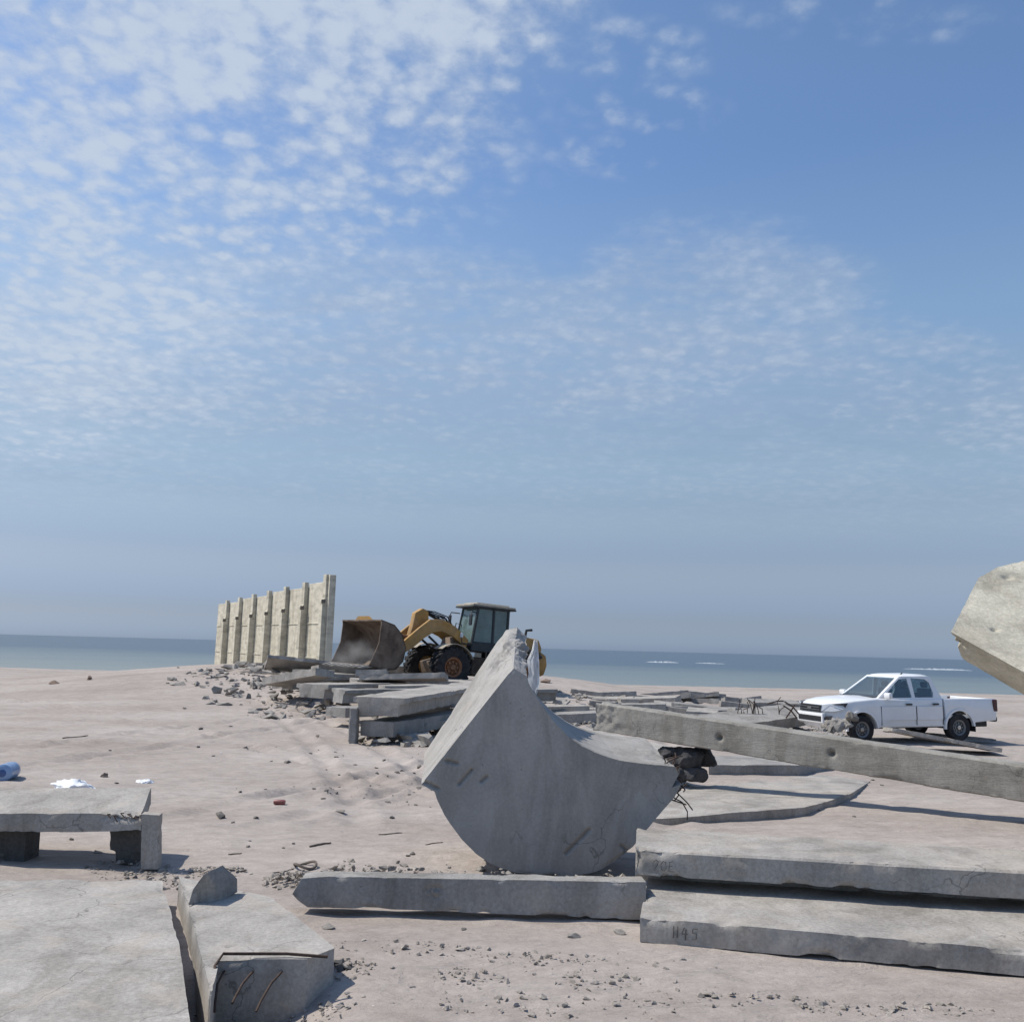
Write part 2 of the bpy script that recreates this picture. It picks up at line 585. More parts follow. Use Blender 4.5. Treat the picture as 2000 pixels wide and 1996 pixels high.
def tube(bm, pts, r, n=6):
    pts = [Vector(p) for p in pts]
    rings = []
    for i, p in enumerate(pts):
        t = (pts[min(i + 1, len(pts) - 1)] - pts[max(i - 1, 0)]).normalized()
        u = t.cross(Vector((0, 0, 1)))
        if u.length < .05:
            u = t.cross(Vector((1, 0, 0)))
        u.normalize()
        w = t.cross(u)
        rr = r[i] if isinstance(r, (list, tuple)) else r
        rings.append([bm.verts.new(p + (u * math.cos(a) + w * math.sin(a)) * rr) for a in [2 * math.pi * k / n for k in range(n)]])
    for i in range(len(rings) - 1):
        for k in range(n):
            bm.faces.new((rings[i][k], rings[i][(k + 1) % n], rings[i + 1][(k + 1) % n], rings[i + 1][k]))
    bm.faces.new(rings[0][::-1])
    bm.faces.new(rings[-1])
    return bm


def lathe_y(bm, prof, seg=32, c=(0, 0, 0)):       # profile (r, y) turned about the y axis
    c = Vector(c)
    rings = []
    for r, y in prof:
        rings.append([bm.verts.new(c + Vector((max(r, 1e-4) * math.cos(a), y, max(r, 1e-4) * math.sin(a)))) for a in [2 * math.pi * k / seg for k in range(seg)]])
    for i in range(len(rings) - 1):
        for k in range(seg):
            bm.faces.new((rings[i][k], rings[i][(k + 1) % seg], rings[i + 1][(k + 1) % seg], rings[i + 1][k]))
    bmesh.ops.remove_doubles(bm, verts=bm.verts, dist=1e-5)
    bmesh.ops.recalc_face_normals(bm, faces=bm.faces)
    return bm


def roughen(bm, voxel=.025, amp=.006, chip=.05, seed=0, freq=6.0, wob=.0, sel=None):
    """weathered concrete: even remesh, then chipped edges and an uneven skin"""
    me = bpy.data.meshes.new('tmp')
    bm.to_mesh(me)
    bm.free()
    o = bpy.data.objects.new('tmp', me)
    COL.objects.link(o)
    md = o.modifiers.new('r', 'REMESH')
    md.mode = 'SHARP'
    dim = max(o.dimensions)
    md.octree_depth = max(4, min(9, math.ceil(math.log2(dim / voxel / .9) - .25)))
    md.scale = .9
    md.sharpness = 1.0
    md.use_remove_disconnected = False
    dg = bpy.context.evaluated_depsgraph_get()
    ev = bpy.data.meshes.new_from_object(o.evaluated_get(dg))
    n = len(ev.vertices)
    co = np.empty(n * 3)
    ev.vertices.foreach_get('co', co)
    co = co.reshape(-1, 3)
    no = np.empty(n * 3)
    ev.vertex_normals.foreach_get('vector', no)
    no = no.reshape(-1, 3)
    ed = np.empty(len(ev.edges) * 2, dtype=np.int64)
    ev.edges.foreach_get('vertices', ed)
    ed = ed.reshape(-1, 2)

    def smooth(a):
        out, cnt = a.copy(), np.ones(n)
        np.add.at(out, ed[:, 0], a[ed[:, 1]])
        np.add.at(out, ed[:, 1], a[ed[:, 0]])
        np.add.at(cnt, ed[:, 0], 1)
        np.add.at(cnt, ed[:, 1], 1)
        return out / (cnt[:, None] if a.ndim > 1 else cnt)
    av = smooth(smooth(no))
    edge = np.clip((1 - np.linalg.norm(av, axis=1)) * 7, 0, 1)
    edge = np.clip(smooth(smooth(edge)) * 1.6, 0, 1)
    nrm = av / np.maximum(np.linalg.norm(av, axis=1), 1e-6)[:, None]
    k = fbm(co * freq, 3, seed)
    c2 = np.clip(fbm(co * freq * .8 + 9.1, 3, seed + 5) - .08, 0, 1)
    d = amp * k - chip * edge * c2
    if wob:
        d += wob * fbm(co * 1.1, 2, seed + 9)
    if sel is not None:
        d += sel(co)
    co = co + nrm * d[:, None]
    ev.vertices.foreach_set('co', co.ravel())
    bpy.data.objects.remove(o)
    bpy.data.meshes.remove(me)
    out = bmesh.new()
    out.from_mesh(ev)
    bpy.data.meshes.remove(ev)
    return out


def chunk_bm(rng, sx, sy, sz, n=14):              # angular broken lump
    b = bmesh.new()
    for _ in range(n):
        v = Vector((rng.gauss(0, 1), rng.gauss(0, 1), rng.gauss(0, 1))).normalized()
        k = rng.uniform(.75, 1.0)
        b.verts.new((v.x * sx * k, v.y * sy * k, max(v.z, -.55) * sz * k))
    r = bmesh.ops.convex_hull(b, input=b.verts)
    for v in [v for v in b.verts if not v.link_faces]:
        b.verts.remove(v)
    return b


def on_ground(o, x, y, sink=.02):
    o.location = (x, y, gz(x, y) - sink)


# ================================================================== SETTING
def build_ground():
    nx, ny = 420, 470
    u = np.linspace(-1, 1, nx)
    xs = 170 * np.sinh(4.6 * u) / math.sinh(4.6)
    v = np.linspace(-.62, 1, ny)
    ys = 9 + 121 * np.sinh(4.4 * v) / math.sinh(4.4)
    X, Y = np.meshgrid(xs, ys)
    z = ground_np(X.ravel(), Y.ravel())
    verts = np.stack([X.ravel(), Y.ravel(), z], 1)
    idx = np.arange(nx * ny).reshape(ny, nx)
    faces = np.stack([idx[:-1, :-1].ravel(), idx[:-1, 1:].ravel(), idx[1:, 1:].ravel(), idx[1:, :-1].ravel()], 1)
    me = bpy.data.meshes.new('sand')
    me.from_pydata(verts.tolist(), [], faces.tolist())
    me.polygons.foreach_set('use_smooth', [True] * len(me.polygons))
    me.materials.append(MAT['sand'])
    o = bpy.data.objects.new('sand', me)
    COL.objects.link(o)
    tag(o, kind='structure')


build_ground()
bm = bmesh.new()
# sea: one level sheet reaching the horizon, finer towards the shore
ys = [70, 90, 120, 170, 260, 400, 700, 1300, 3000, 12000]
xs = [-9000, -2500, -800, -300, -120, 0, 120, 300, 800, 2500, 9000]
g = [[bm.verts.new((x, y, -.95)) for x in xs] for y in ys]
for i in range(len(ys) - 1):
    for j in range(len(xs) - 1):
        bm.faces.new((g[i][j], g[i][j + 1], g[i + 1][j + 1], g[i + 1][j]))
o = link_mesh('sea', bm, 'sea', origin=False, loc=(0, 0, 0))
tag(o, kind='structure')


def breaker(x0, x1, y, h, seed, label):
    rng = random.Random(seed)
    bm = bmesh.new()
    n = 60
    rows = []
    for i in range(n + 1):
        t = i / n
        x = x0 + (x1 - x0) * t
        k = max(.02, math.sin(math.pi * t) ** .5 * (.45 + .55 * rng.random()))
        yy = y + 1.2 * math.sin(t * 7 + seed)
        rows.append([bm.verts.new(p) for p in ((x, yy - 2.5 * k, -.955), (x, yy - .9 * k, -.95 + h * k * .8), (x, yy, -.95 + h * k), (x, yy + 2.5, -.955))])
    for i in range(n):
        for j in range(3):
            bm.faces.new((rows[i][j], rows[i + 1][j], rows[i + 1][j + 1], rows[i][j + 1]))
    o = link_mesh('breaking_wave', bm, 'foam', smooth=60)
    tag(o, label, 'wave')


breaker(41.5, 51, 279, .45, 2, 'short white line of breaking surf on the sea beyond the long leaning beam')
breaker(57, 66, 285, .25, 5, 'thin faint white breaker just left of the white pickup on the sea')
breaker(119, 139, 279, .5, 8, 'long white breaker on the sea above the pickup cargo bed')

# ================================================================== PRECAST WALL
def build_wall():
    A = Vector((-8.2, 42.2, 0))                   # near (right) end
    B = Vector((-18.9, 60.3, 0))
    L = (B - A).length
    ux = (B - A).normalized()
    rz = math.atan2(ux.y, ux.x)
    wall = thing('retaining_wall', 'cream precast concrete wall with tall ribs still standing on the mound', 'wall', (A.x, A.y, .3), rz)
    # local x runs along the wall (away), local +y is the camera side
    nb = 7
    pitch = L / nb
    H0 = 4.78
    rng = random.Random(4)
    for k in range(nb):
        x0, x1 = k * pitch, (k + 1) * pitch - .03
        top = H0 - .028 * x0 - (.0 if k else .0)
        b = bmesh.new()
        box(b, (x0 + .02, -.18, -.6), (x1, 0, top - .12 * (k % 2) * .6), .015)
        # horizontal lift joints are grooves between three stacked lifts
        p = link_mesh('wall_panel', b, 'cream', wall)
        for zz in (1.25, 2.85):
            b = bmesh.new()
            box(b, (x0 + .405, .001, zz), (x1 - .01, .035, zz + .05), .01)
            link_mesh('joint_ledge', b, 'cream', p)
        b = bmesh.new()
        rt = top + (.30 if k == 0 else .16)
        sprof = [(0.004, -.6), (.34, -.6), (.32, rt - 1.2), (.20, rt - 1.08), (.20, rt), (0.004, rt)]
        bb = prism_bm([(x0, y, z) for y, z in sprof], (.40, 0, 0), .012, 1)
        merge(b, bb)
        q = link_mesh('wall_rib', b, 'cream', wall)
        b = bmesh.new()
        box(b, (x0 - .02, .18, rt - 1.32), (x0 + .10, .36, rt - 1.14), .02)
        link_mesh('lifting_lug', b, 'stone', q)
    b = bmesh.new()
    box(b, (-.20, -.2, -.6), (-.02, .10, H0 + .28), .02)
    e = link_mesh('end_post', b, 'cream', wall)


build_wall()

# ================================================================== FOREGROUND CONCRETE
def poly(pts, d):
    return [at(px, py, d) for px, py in pts]


def wave_wall():
    D = 9.82
    pts = [(1003, 1303), (1016, 1311), (1030, 1320), (1034, 1335), (1046, 1358), (1061, 1382), (1084, 1412), (1111, 1438), (1136, 1456), (1161, 1469), (1186, 1478),
           (1210, 1485), (1236, 1489), (1262, 1492), (1290, 1494), (1318, 1497), (1326, 1512), (1312, 1538), (1330, 1532), (1318, 1556), (1290, 1588), (1255, 1630), (1224, 1668),
           (1196, 1688), (1160, 1703), (1110, 1712), (1060, 1712), (1010, 1705), (965, 1690), (930, 1667), (903, 1640), (882, 1612), (866, 1588), (854, 1562), (848, 1546), (836, 1539), (823, 1531)]
    P = poly(pts, D)
    ext = Vector((-.10, 1.42, .15))
    b = bmesh.new()
    n = len(P)
    a = [b.verts.new(p) for p in P]
    c = [b.verts.new(p + ext) for p in P]
    # the broken head rises towards the back
    for i, dz, dx in ((0, .27, .0), (1, .35, .07), (2, .27, .11), (33, .02, .03), (3, .05, 0)):
        c[i].co += Vector((dx, 0, dz))
    b.faces.new(a)
    b.faces.new(c[::-1])
    for i in range(n):
        b.faces.new((a[i], c[i], c[(i + 1) % n], a[(i + 1) % n]))
    bmesh.ops.recalc_face_normals(b, faces=b.faces)
    bmesh.ops.triangulate(b, faces=b.faces[:])
    top, tip = at(1030, 1270, 10.62), at(1322, 1520, 10.32)
    tp, tt = np.array(top), np.array(tip)
    gouges = [((897, 1531), (921, 1504)), ((940, 1526), (951, 1517)), ((1106, 1666), (1151, 1620)), ((872, 1486), (893, 1491)), ((1215, 1652), (1226, 1664)), ((830, 1528), (856, 1540))]
    gs = [(np.array(at(*p, D)), np.array(at(*q, D))) for p, q in gouges]

    def sel(co):
        d = np.zeros(len(co))
        for ctr, rad, am in ((tp, .42, .11), (tt, .30, .13)):
            w = np.exp(-(np.linalg.norm(co - ctr, axis=1) / rad) ** 2)
            d += am * w * (fbm(co * 9, 3, 77) - .25)
        for p, q in gs:
            u = q - p
            t = np.clip(((co - p) @ u) / (u @ u), 0, 1)
            dd = np.linalg.norm(co - (p + t[:, None] * u), axis=1)
            d -= .035 * np.exp(-(dd / .017) ** 2)
        return d
    b = roughen(b, .015, .003, .05, 3, 5.0, .004, sel)
    root = thing('wave_wall_block', 'big curved grey concrete sea wall block standing on its rounded base', 'concrete block', (at(1110, 1712, D).x, D + .7, 0))
    bmesh.ops.translate(b, verts=b.verts, vec=-Vector(root.location))
    link_mesh('block_body', b, 'block', root, 26)
    rng = random.Random(31)
    for k in range(9):
        p0 = at(rng.uniform(1285, 1315), rng.uniform(1500, 1550), D + rng.uniform(0, .5)) - Vector(root.location)
        p1 = at(rng.uniform(1312, 1342), rng.uniform(1468, 1530), 10.3 + rng.uniform(-.3, .3)) - Vector(root.location)
        md = p0.lerp(p1, .5) + Vector((rng.uniform(-.05, .05), -.08, rng.uniform(-.07, .07)))
        bm = bmesh.new()
        tube(bm, [p0, p0.lerp(md, .5) + Vector((.01, -.02, .015)), md, md.lerp(p1, .6) + Vector((.02, -.02, .02)), p1], .008, 6)
        link_mesh('rebar', bm, 'rebar', root, 60)
    rng = random.Random(8)
    for k in range(14):                           # bent bars sticking out of the broken tip
        s = at(rng.uniform(1288, 1326), rng.uniform(1497, 1560), D + rng.uniform(.0, 1.0)) - Vector(root.location)
        dr = Vector((rng.uniform(.2, 1), rng.uniform(-.5, .2), rng.uniform(-.5, 1.0))).normalized()
        e = Vector((rng.uniform(-1, .6), rng.uniform(-.6, .2), rng.uniform(-1, .3))).normalized()
        L = rng.uniform(.08, .20)
        bm = bmesh.new()
        tube(bm, [s - dr * .08, s, s + dr * L * .6, s + dr * L + e * L * .35, s + dr * L * 1.05 + e * L * .8], .007, 6)
        link_mesh('rebar', bm, 'rebar', root, 60)


wave_wall()


def slab(name, label, cat, front, ext, mat='slab', vox=.03, amp=.005, chip=.05, seed=1, wob=.01, sel=None, group=None):
    b = prism_bm(front, ext)
    b = roughen(b, vox, amp, chip, seed, 5, wob, sel)
    o = link_mesh(name, b, mat, smooth=26)
    return tag(o, label, cat, group)


# pale rag caught on the broken head of the block
def rag():
    px = [(1046, 1250, .02), (1045, 1270, .04), (1041, 1290, .075), (1043, 1315, .065), (1042, 1335, .08), (1045, 1356, .02)]
    bm = bmesh.new()
    rows = []
    rr = random.Random(6)
    for x, y, w in px:
        c = at(x, y, 11.38)
        rows.append([bm.verts.new(c + Vector((w * t, .025 * math.sin(t * 5 + y), rr.uniform(-.004, .004)))) for t in (-1, -.5, 0, .5, 1)])
    for i in range(len(rows) - 1):
        for k in range(4):
            bm.faces.new((rows[i][k], rows[i][k + 1], rows[i + 1][k + 1], rows[i + 1][k]))
    r = bmesh.ops.solidify(bm, geom=bm.faces[:], thickness=.004)
    bmesh.ops.subdivide_edges(bm, edges=bm.edges[:], cuts=1, use_grid_fill=True)
    o = link_mesh('cloth_rag', bm, 'bag', smooth=60)
    tag(o, 'narrow white rag hanging behind the broken top corner of the curved block', 'rag')


rag()

# long beam leaning across the right of the picture
def long_beam():
    a = at(1158, 1426, 17.3)
    c = at(2000, 1567, 13.5)
    u = (c - a).normalized()
    L = (c - a).length * 1.62
    nrm = Vector((-u.y, u.x, 0)).normalized()
    if nrm.y < 0:
        nrm = -nrm
    up = u.cross(nrm)
    if up.z < 0:
        up = -up
    h = .50
    sec = [(.02, 0), (.46, 0), (.46, h), (.03, h + .01), (0, h - .02), (0, .02)]
    fr = [a + nrm * w + up * z for w, z in sec]
    holes = []
    for px, py in ((1405, 1441), (1625, 1472)):
        v = ray(px, py)
        t = (a - CAM).dot(nrm) / v.dot(nrm)
        holes.append(np.array(CAM + v * t))

    def sel(co):
        d = np.zeros(len(co))
        end = np.exp(-(np.linalg.norm(co - np.array(a + up * .3 + nrm * .2), axis=1) / .5) ** 2)
        d += .06 * end * (fbm(co * 7, 3, 5) - .25)
        for hh in holes:
            d -= .09 * np.exp(-(np.linalg.norm(co - hh, axis=1) / .045) ** 2)
        return d
    return slab('concrete_beam', 'long weathered concrete beam propped on the dark lump right of the curved block', 'beam', fr, u * L, 'beam', .024, .006, .07, 11, .012, sel)


long_beam()

# dark lump of rubble that props up the long beam
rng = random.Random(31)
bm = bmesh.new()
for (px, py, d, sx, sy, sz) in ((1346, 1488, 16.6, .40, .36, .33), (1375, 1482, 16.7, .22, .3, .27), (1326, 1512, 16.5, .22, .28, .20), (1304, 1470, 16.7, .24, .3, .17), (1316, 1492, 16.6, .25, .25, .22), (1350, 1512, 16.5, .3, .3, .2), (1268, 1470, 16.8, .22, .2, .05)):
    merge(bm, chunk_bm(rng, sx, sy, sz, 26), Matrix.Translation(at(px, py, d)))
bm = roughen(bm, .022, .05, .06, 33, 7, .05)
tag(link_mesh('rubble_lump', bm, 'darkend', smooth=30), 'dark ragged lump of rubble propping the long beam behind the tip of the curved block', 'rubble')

# half-buried slabs on the sand behind, right of the curved block
def ground_slab(label, corners, zt, th, mat, seed, vox=.035, name='concrete_slab', dz=0):
    b = bmesh.new()
    P = [onz(px, py, zt) for px, py in corners]
    return slab(name, label, 'slab', [Vector((p.x, p.y, zt - th)) for p in P], Vector((0, 0, th)), mat, vox, .006, .05, seed, .015)


ground_slab('pale flat slab lying under the left end of the long beam behind the curved block', [(1085, 1416), (1165, 1424), (1330, 1462), (1310, 1480), (1120, 1470)], .14, .3, 'slab', 43)
def sunk_slab(label, corners, zs, th, mat, seed, wob=.02):
    P = [onz(px, py, z) for (px, py), z in zip(corners, zs)]
    b = bmesh.new()
    a_ = [b.verts.new(p) for p in P]
    c_ = [b.verts.new(p - Vector((0, 0, th))) for p in P]
    b.faces.new(a_)
    b.faces.new(c_[::-1])
    for i in range(len(P)):
        b.faces.new((a_[i], c_[i], c_[(i + 1) % len(P)], a_[(i + 1) % len(P)]))
    bmesh.ops.recalc_face_normals(b, faces=b.faces)
    bmesh.ops.triangulate(b, faces=b.faces[:])
    b = roughen(b, .03, .008, .06, seed, 4, wob)
    return tag(link_mesh('concrete_slab', b, mat, smooth=26), label, 'slab')


sunk_slab('half buried flat slab with a dark shadow edge on sand below the long beam', [(1230, 1600), (1330, 1596), (1450, 1586), (1570, 1577), (1625, 1562), (1665, 1548), (1700, 1525), (1600, 1512), (1270, 1545)], [.03, .075, .09, .09, .07, .04, -.03, -.03, .0], .25, 'slab', 41)
sunk_slab('grey slab with a straight dark edge right of the dark lump under the beam', [(1385, 1494), (1560, 1494), (1640, 1484), (1600, 1474), (1390, 1476)], [.14, .14, .10, .04, .06], .3, 'slab2', 42)

# tilted slab rising into the picture from the right
def leaning_slab():
    top = [at(1857, 1234, 9.0), at(1884, 1180, 9.35), at(1912, 1128, 9.7), at(1930, 1118, 9.78), at(1948, 1108, 9.85), at(2010, 1092, 10.0), at(2300, 1150, 9.6), at(3100, 1500, 7.6), at(3420, 2095, 5.25)]
    e = Vector(at(1880, 1287, 9.46)) - top[0]
    le = top[-1] - top[0]
    nn = le.cross(e).normalized()
    
    b = bmesh.new()
    a = [b.verts.new(p) for p in top]
    c = [b.verts.new(p + e) for p in top]
    b.faces.new(a)
    b.faces.new(c[::-1])
    n = len(a)
    for i in range(n):
        b.faces.new((a[i], c[i], c[(i + 1) % n], a[(i + 1) % n]))
    bmesh.ops.recalc_face_normals(b, faces=b.faces)
    bmesh.ops.triangulate(b, faces=b.faces[:])
    ed = np.array(at(1862, 1270, 9.15))
    holes = [(np.array(at(1965, 1131, 9.75)), .05), (np.array(at(1941, 1231, 9.05)), .03)]

    def sel(co):
        w = np.exp(-(np.linalg.norm(co - ed, axis=1) / .13) ** 2)
        d = -.11 * w * (.4 + fbm(co * 14, 3, 3))
        for h, r in holes:
            d -= .07 * np.exp(-(np.linalg.norm((co - h) * [1, 1, 1.6], axis=1) / r) ** 2)
        return d
    b = roughen(b, .024, .005, .04, 51, 5, .004, sel)
    o = link_mesh('leaning_slab', b, 'cream', smooth=40)
    tag(o, 'thick cream slab tilted up into the air at the right edge above the pickup', 'slab')


leaning_slab()

# two stacked slabs in the right foreground
uF = Vector((2.72, -.58, 0)).normalized()
vF = Vector((.58, 2.72, 0)).normalized()


def zat(px, py, d):
    return at(px, py, d).z


def stacked():
    o1 = onz(1250, 1838, .02)
    q1 = onz(2000, 1906, .02)
    u1 = (q1 - o1).normalized()
    v1 = Vector((-u1.y, u1.x, 0))
    h1 = zat(1254, 1791, o1.y)
    w1 = onz(1256, 1728, h1).y - o1.y
    o1.z = 0
    lo = [o1 + v1 * w + Vector((0, 0, h)) for w, h in ((0, .02), (1.6, -.05), (1.6, h1 + .05), (w1, h1 + .04), (.5, h1 + .015), (.0, h1))]
    L = slab('concrete_slab', 'lower of the two long slabs stacked in the right foreground', 'slab', lo, u1 * 5.2, 'slab', .022, .006, .10, 61, .016)
    d2 = o1.y + w1 - .26
    o2, q2 = at(1240, 1708, d2), at(2000, 1757, d2 - .48)
    q2.z = o2.z
    u2 = (q2 - o2).normalized()
    v2 = Vector((-u2.y, u2.x, 0))
    zb, zt = o2.z, zat(1240, 1660, d2)
    o2.z = 0
    up = [o2 + v2 * w + Vector((0, 0, h)) for w, h in ((0, zb), (.34, zb), (.36, h1 + .02), (1.0, h1 + .02), (1.0, zt + .01), (.02, zt + .01), (0, zt - .01))]
    U = slab('concrete_slab', 'upper of the two long slabs stacked in the right foreground, overhanging a dark recess', 'slab', up, u2 * 5.0, 'slab', .022, .006, .10, 62, .016)
    ZL, ZU = h1 * .35, zb + (zt - zb) * .25
    uF, vF = u1, v1

    def marks(par, org, wv, z, strokes, size):
        bm = bmesh.new()
        for st in strokes:
            pts = [org + uF * (x * size) + Vector((0, 0, z + y * size)) - vF * .009 for x, y in st]
            tube(bm, pts, .0045, 5)
        bmesh.ops.translate(bm, verts=bm.verts, vec=-Vector(par.location))
        link_mesh('pencil_mark', bm, 'chalk', par)
    two = [(0, .8), (.25, 1), (.5, .85), (.4, .5), (.05, .05), (.55, 0)]
    zero = [(.95, .9), (.75, .6), (.8, .15), (1.05, 0), (1.25, .35), (1.2, .8), (.95, .9)]
    ee = [(1.9, .95), (1.55, .85), (1.55, .5), (1.85, .5)]
    ee2 = [(1.55, .5), (1.5, .05), (1.95, 0)]
    marks(U, o2 + uF * .16, 0, ZU, [two, zero, ee, ee2], .09)
    one = [(0, 0), (.05, 1)]
    one2 = [(.35, .05), (.4, 1)]
    four = [(.95, .95), (.75, .4), (1.25, .4)]
    four2 = [(1.1, .8), (1.05, -.1)]
    five = [(2.1, .9), (1.7, .9), (1.65, .55), (2.0, .5), (2.0, .1), (1.6, .0)]
    marks(L, o1 + uF * .26, 0, ZL, [one, one2, four, four2, five], .09)


stacked()

# low beam lying in front of the block
def low_beam():
    dl, dr = onz(602, 1769, .06).y, onz(1262, 1796, .03).y
    fr = [at(573, 1745, dl), at(590, 1716, dl), at(640, 1712, dl), at(1262, 1722, dr), at(1262, 1796, dr), at(602, 1769, dl), at(585, 1757, dl)]
    spot = np.array(at(848, 1743, dl * .65 + dr * .35))

    def sel(co):
        w = np.exp(-(np.linalg.norm(co - spot, axis=1) / .055) ** 2)
        return -.05 * w * (.5 + fbm(co * 25, 2, 3))
    slab('concrete_beam', 'low concrete beam with a chamfered left end lying in front of the curved block', 'beam', fr, Vector((-.01, .20, .0)), 'slab2', .018, .006, .07, 71, .014, sel)


low_beam()
# paving plates at the bottom left
def plate(label, corners, zt, th, mat, seed, vox=.03, sel=None):
    P = [onz(px, py, zt) for px, py in corners]
    return slab('paving_slab', label, 'slab', [Vector((p.x, p.y, zt - th)) for p in P], Vector((0, 0, th)), mat, vox, .005, .04, seed, .01, sel)


plate('wide flat concrete plate at the bottom left corner beside the dark gap', [(-500, 1712), (318, 1718), (346, 1830), (372, 1990), (388, 2120), (-600, 2120)], .20, .42, 'slab', 81)
plate('broken concrete plate right of the dark gap with rebar hanging from its edge', [(350, 1712), (530, 1752), (560, 1775), (655, 1850), (600, 1872), (430, 1872), (412, 1950), (402, 1900), (372, 1790)], .23, .44, 'slab', 82)

# rebar tangle under the broken plate
rng = random.Random(5)
broot = thing('rebar_tangle', 'tangle of bent rusty rebar hanging from the broken edge of the foreground plate', 'rebar', tuple(onz(510, 1900, 0)))
for row, (zz, n) in enumerate(((.15, 3),)):
    for k in range(n):
        px = 438 + (k + .5 * row) * 165 / n + rng.uniform(-4, 4)
        yf = onz(px, 1872, .23).y
        s = Vector((at(px, 1872, yf).x, yf + .05, zz)) - Vector(broot.location)
        out, dn = rng.uniform(.22, .42), rng.uniform(.04, .12)
        sw = rng.uniform(-.06, .06)
        bm = bmesh.new()
        tube(bm, [s, s + Vector((0, -.07, .0)), s + Vector((sw * .4, -.07 - out * .5, .01 - dn * .15)), s + Vector((sw, -.07 - out * .85, -dn * .6)), s + Vector((sw * 1.3, -.07 - out, -dn))], .008, 8)
        link_mesh('rebar', bm, 'rebar', broot, 60)
bm = bmesh.new()
tube(bm, [onz(418, 1960, .05) - Vector(broot.location), onz(420, 1885, .24) - Vector(broot.location), onz(436, 1862, .26) - Vector(broot.location), onz(560, 1862, .25) - Vector(broot.location), onz(640, 1868, .24) - Vector(broot.location)], .010, 6)
link_mesh('rebar', bm, 'rebar', broot, 60)

rubble_spots_front = [(onz(520, 1900, 0).x, onz(520, 1900, 0).y, .38, .14, .10), (onz(600, 1890, 0).x, onz(600, 1890, 0).y, .3, .15, .08), (onz(450, 1930, 0).x, onz(450, 1930, 0).y, .2, .2, .06)]

# small five-sided wedge standing on the broken plate
dw, dv = onz(368, 1767, .22).y, onz(433, 1760, .22).y
fr = [at(368, 1767, dw), at(377, 1737, dw), at(398, 1708, dw), at(405, 1704, dw), at(433, 1734, dv), at(433, 1760, dv)]
slab('concrete_wedge', 'small grey house shaped wedge of concrete standing upright on the broken plate', 'rubble', fr, Vector((.06, .22, .02)), 'slab2', .014, .003, .02, 91, .003)

# ribbed slab on legs at the left
def ribbed_slab():
    root = thing('ribbed_slab', 'upturned ribbed concrete slab standing like a low table at the left edge', 'slab', (-4.7, 10.5, 0))
    off = -Vector(root.location)
    y0 = 9.72
    z1 = lambda px, py: at(px, py, y0).z

    def part(name, front, ext, mat, seed, vox=.024, sel=None, chip=.04):
        b = prism_bm([p for p in front], ext)
        b = roughen(b, vox, .005, chip, seed, 6, .008, sel)
        bmesh.ops.translate(b, verts=b.verts, vec=off)
        return link_mesh(name, b, mat, root, 40)
    spot = np.array(at(242, 1593, y0))

    def sel(co):
        w = np.exp(-(np.linalg.norm((co - spot) * [.55, 1, 1.6], axis=1) / .09) ** 2)
        return -.10 * w * (.6 + fbm(co * 20, 3, 3))
    part('deck', [at(-700, 1590, y0), at(277, 1588, y0), at(277, 1622, y0), at(160, 1624, y0), at(-700, 1626, y0)], Vector((-.22, .78, .13)), 'slab', 101, .024, sel)
    part('end_leg', [at(276, 1590, y0 - .02), at(311, 1592, y0 - .02), at(309, 1697, y0 - .02), at(275, 1697, y0 - .02)], Vector((-.02, .14, .0)), 'slab', 102)
    part('inner_leg', [at(214, 1618, y0 + .20), at(273, 1620, y0 + .20), at(272, 1664, y0 + .20), at(262, 1668, y0 + .20), at(258, 1688, y0 + .20), at(226, 1688, y0 + .20), at(224, 1664, y0 + .20), at(213, 1661, y0 + .20)], Vector((0, .25, 0)), 'darkconc', 103)  # shade below the deck painted in as a dark leg colour
    part('inner_leg', [at(-60, 1622, y0 + .16), at(52, 1622, y0 + .16), at(46, 1700, y0 + .16), at(8, 1700, y0 + .16), at(6, 1668, y0 + .16), at(-60, 1660, y0 + .16)], Vector((0, .3, 0)), 'darkconc', 104)  # same painted-in shade tone on the left leg
    rr = random.Random(3)
    for k in range(5):
        bm = bmesh.new()
        s = at(212 + k * 13, 1592 + rr.uniform(-3, 6), y0) + off
        tube(bm, [s + Vector((0, .05, 0)), s + Vector((0, -.03, .01)), s + Vector((rr.uniform(.02, .06), -.045, rr.uniform(-.05, .03)))], .006, 5)
        link_mesh('rebar', bm, 'rebar', root)


ribbed_slab()

# ================================================================== MIDDLE-GROUND RUBBLE
RUB = 'slabs heaped in front of the loader'


def tee(label, px, py, d, yaw, L, w=1.05, h=.42, fl=.12, tilt=0, roll=0, mat='slab', seed=0, name='concrete_beam', legs=True):
    """precast plank: flange with a deep web, its end at the given survey point"""
    p = at(px, py, d)
    b = bmesh.new()
    if legs:
        sec = [(-w * .62, 0), (w * .62, 0), (w * .62, -fl), (w * .5, -fl - .02), (w * .46, -h), (-w * .46, -h), (-w * .5, -fl - .02), (-w * .62, -fl)]
    else:
        sec = [(-w / 2, 0), (w / 2, 0), (w / 2, -fl), (-w / 2, -fl)]
    bb = prism_bm([(x, 0, z) for x, z in sec], (0, L, 0))
    M = Matrix.Translation(p) @ Matrix.Rotation(yaw, 4, 'Z') @ Matrix.Rotation(tilt, 4, 'X') @ Matrix.Rotation(roll, 4, 'Y')
    merge(b, bb, M)
    b = roughen(b, .06, .012, .09, seed, 3, .02)
    o = link_mesh(name, b, mat, smooth=40)
    tag(o, label, 'beam' if 'beam' in name else 'slab')
    return o


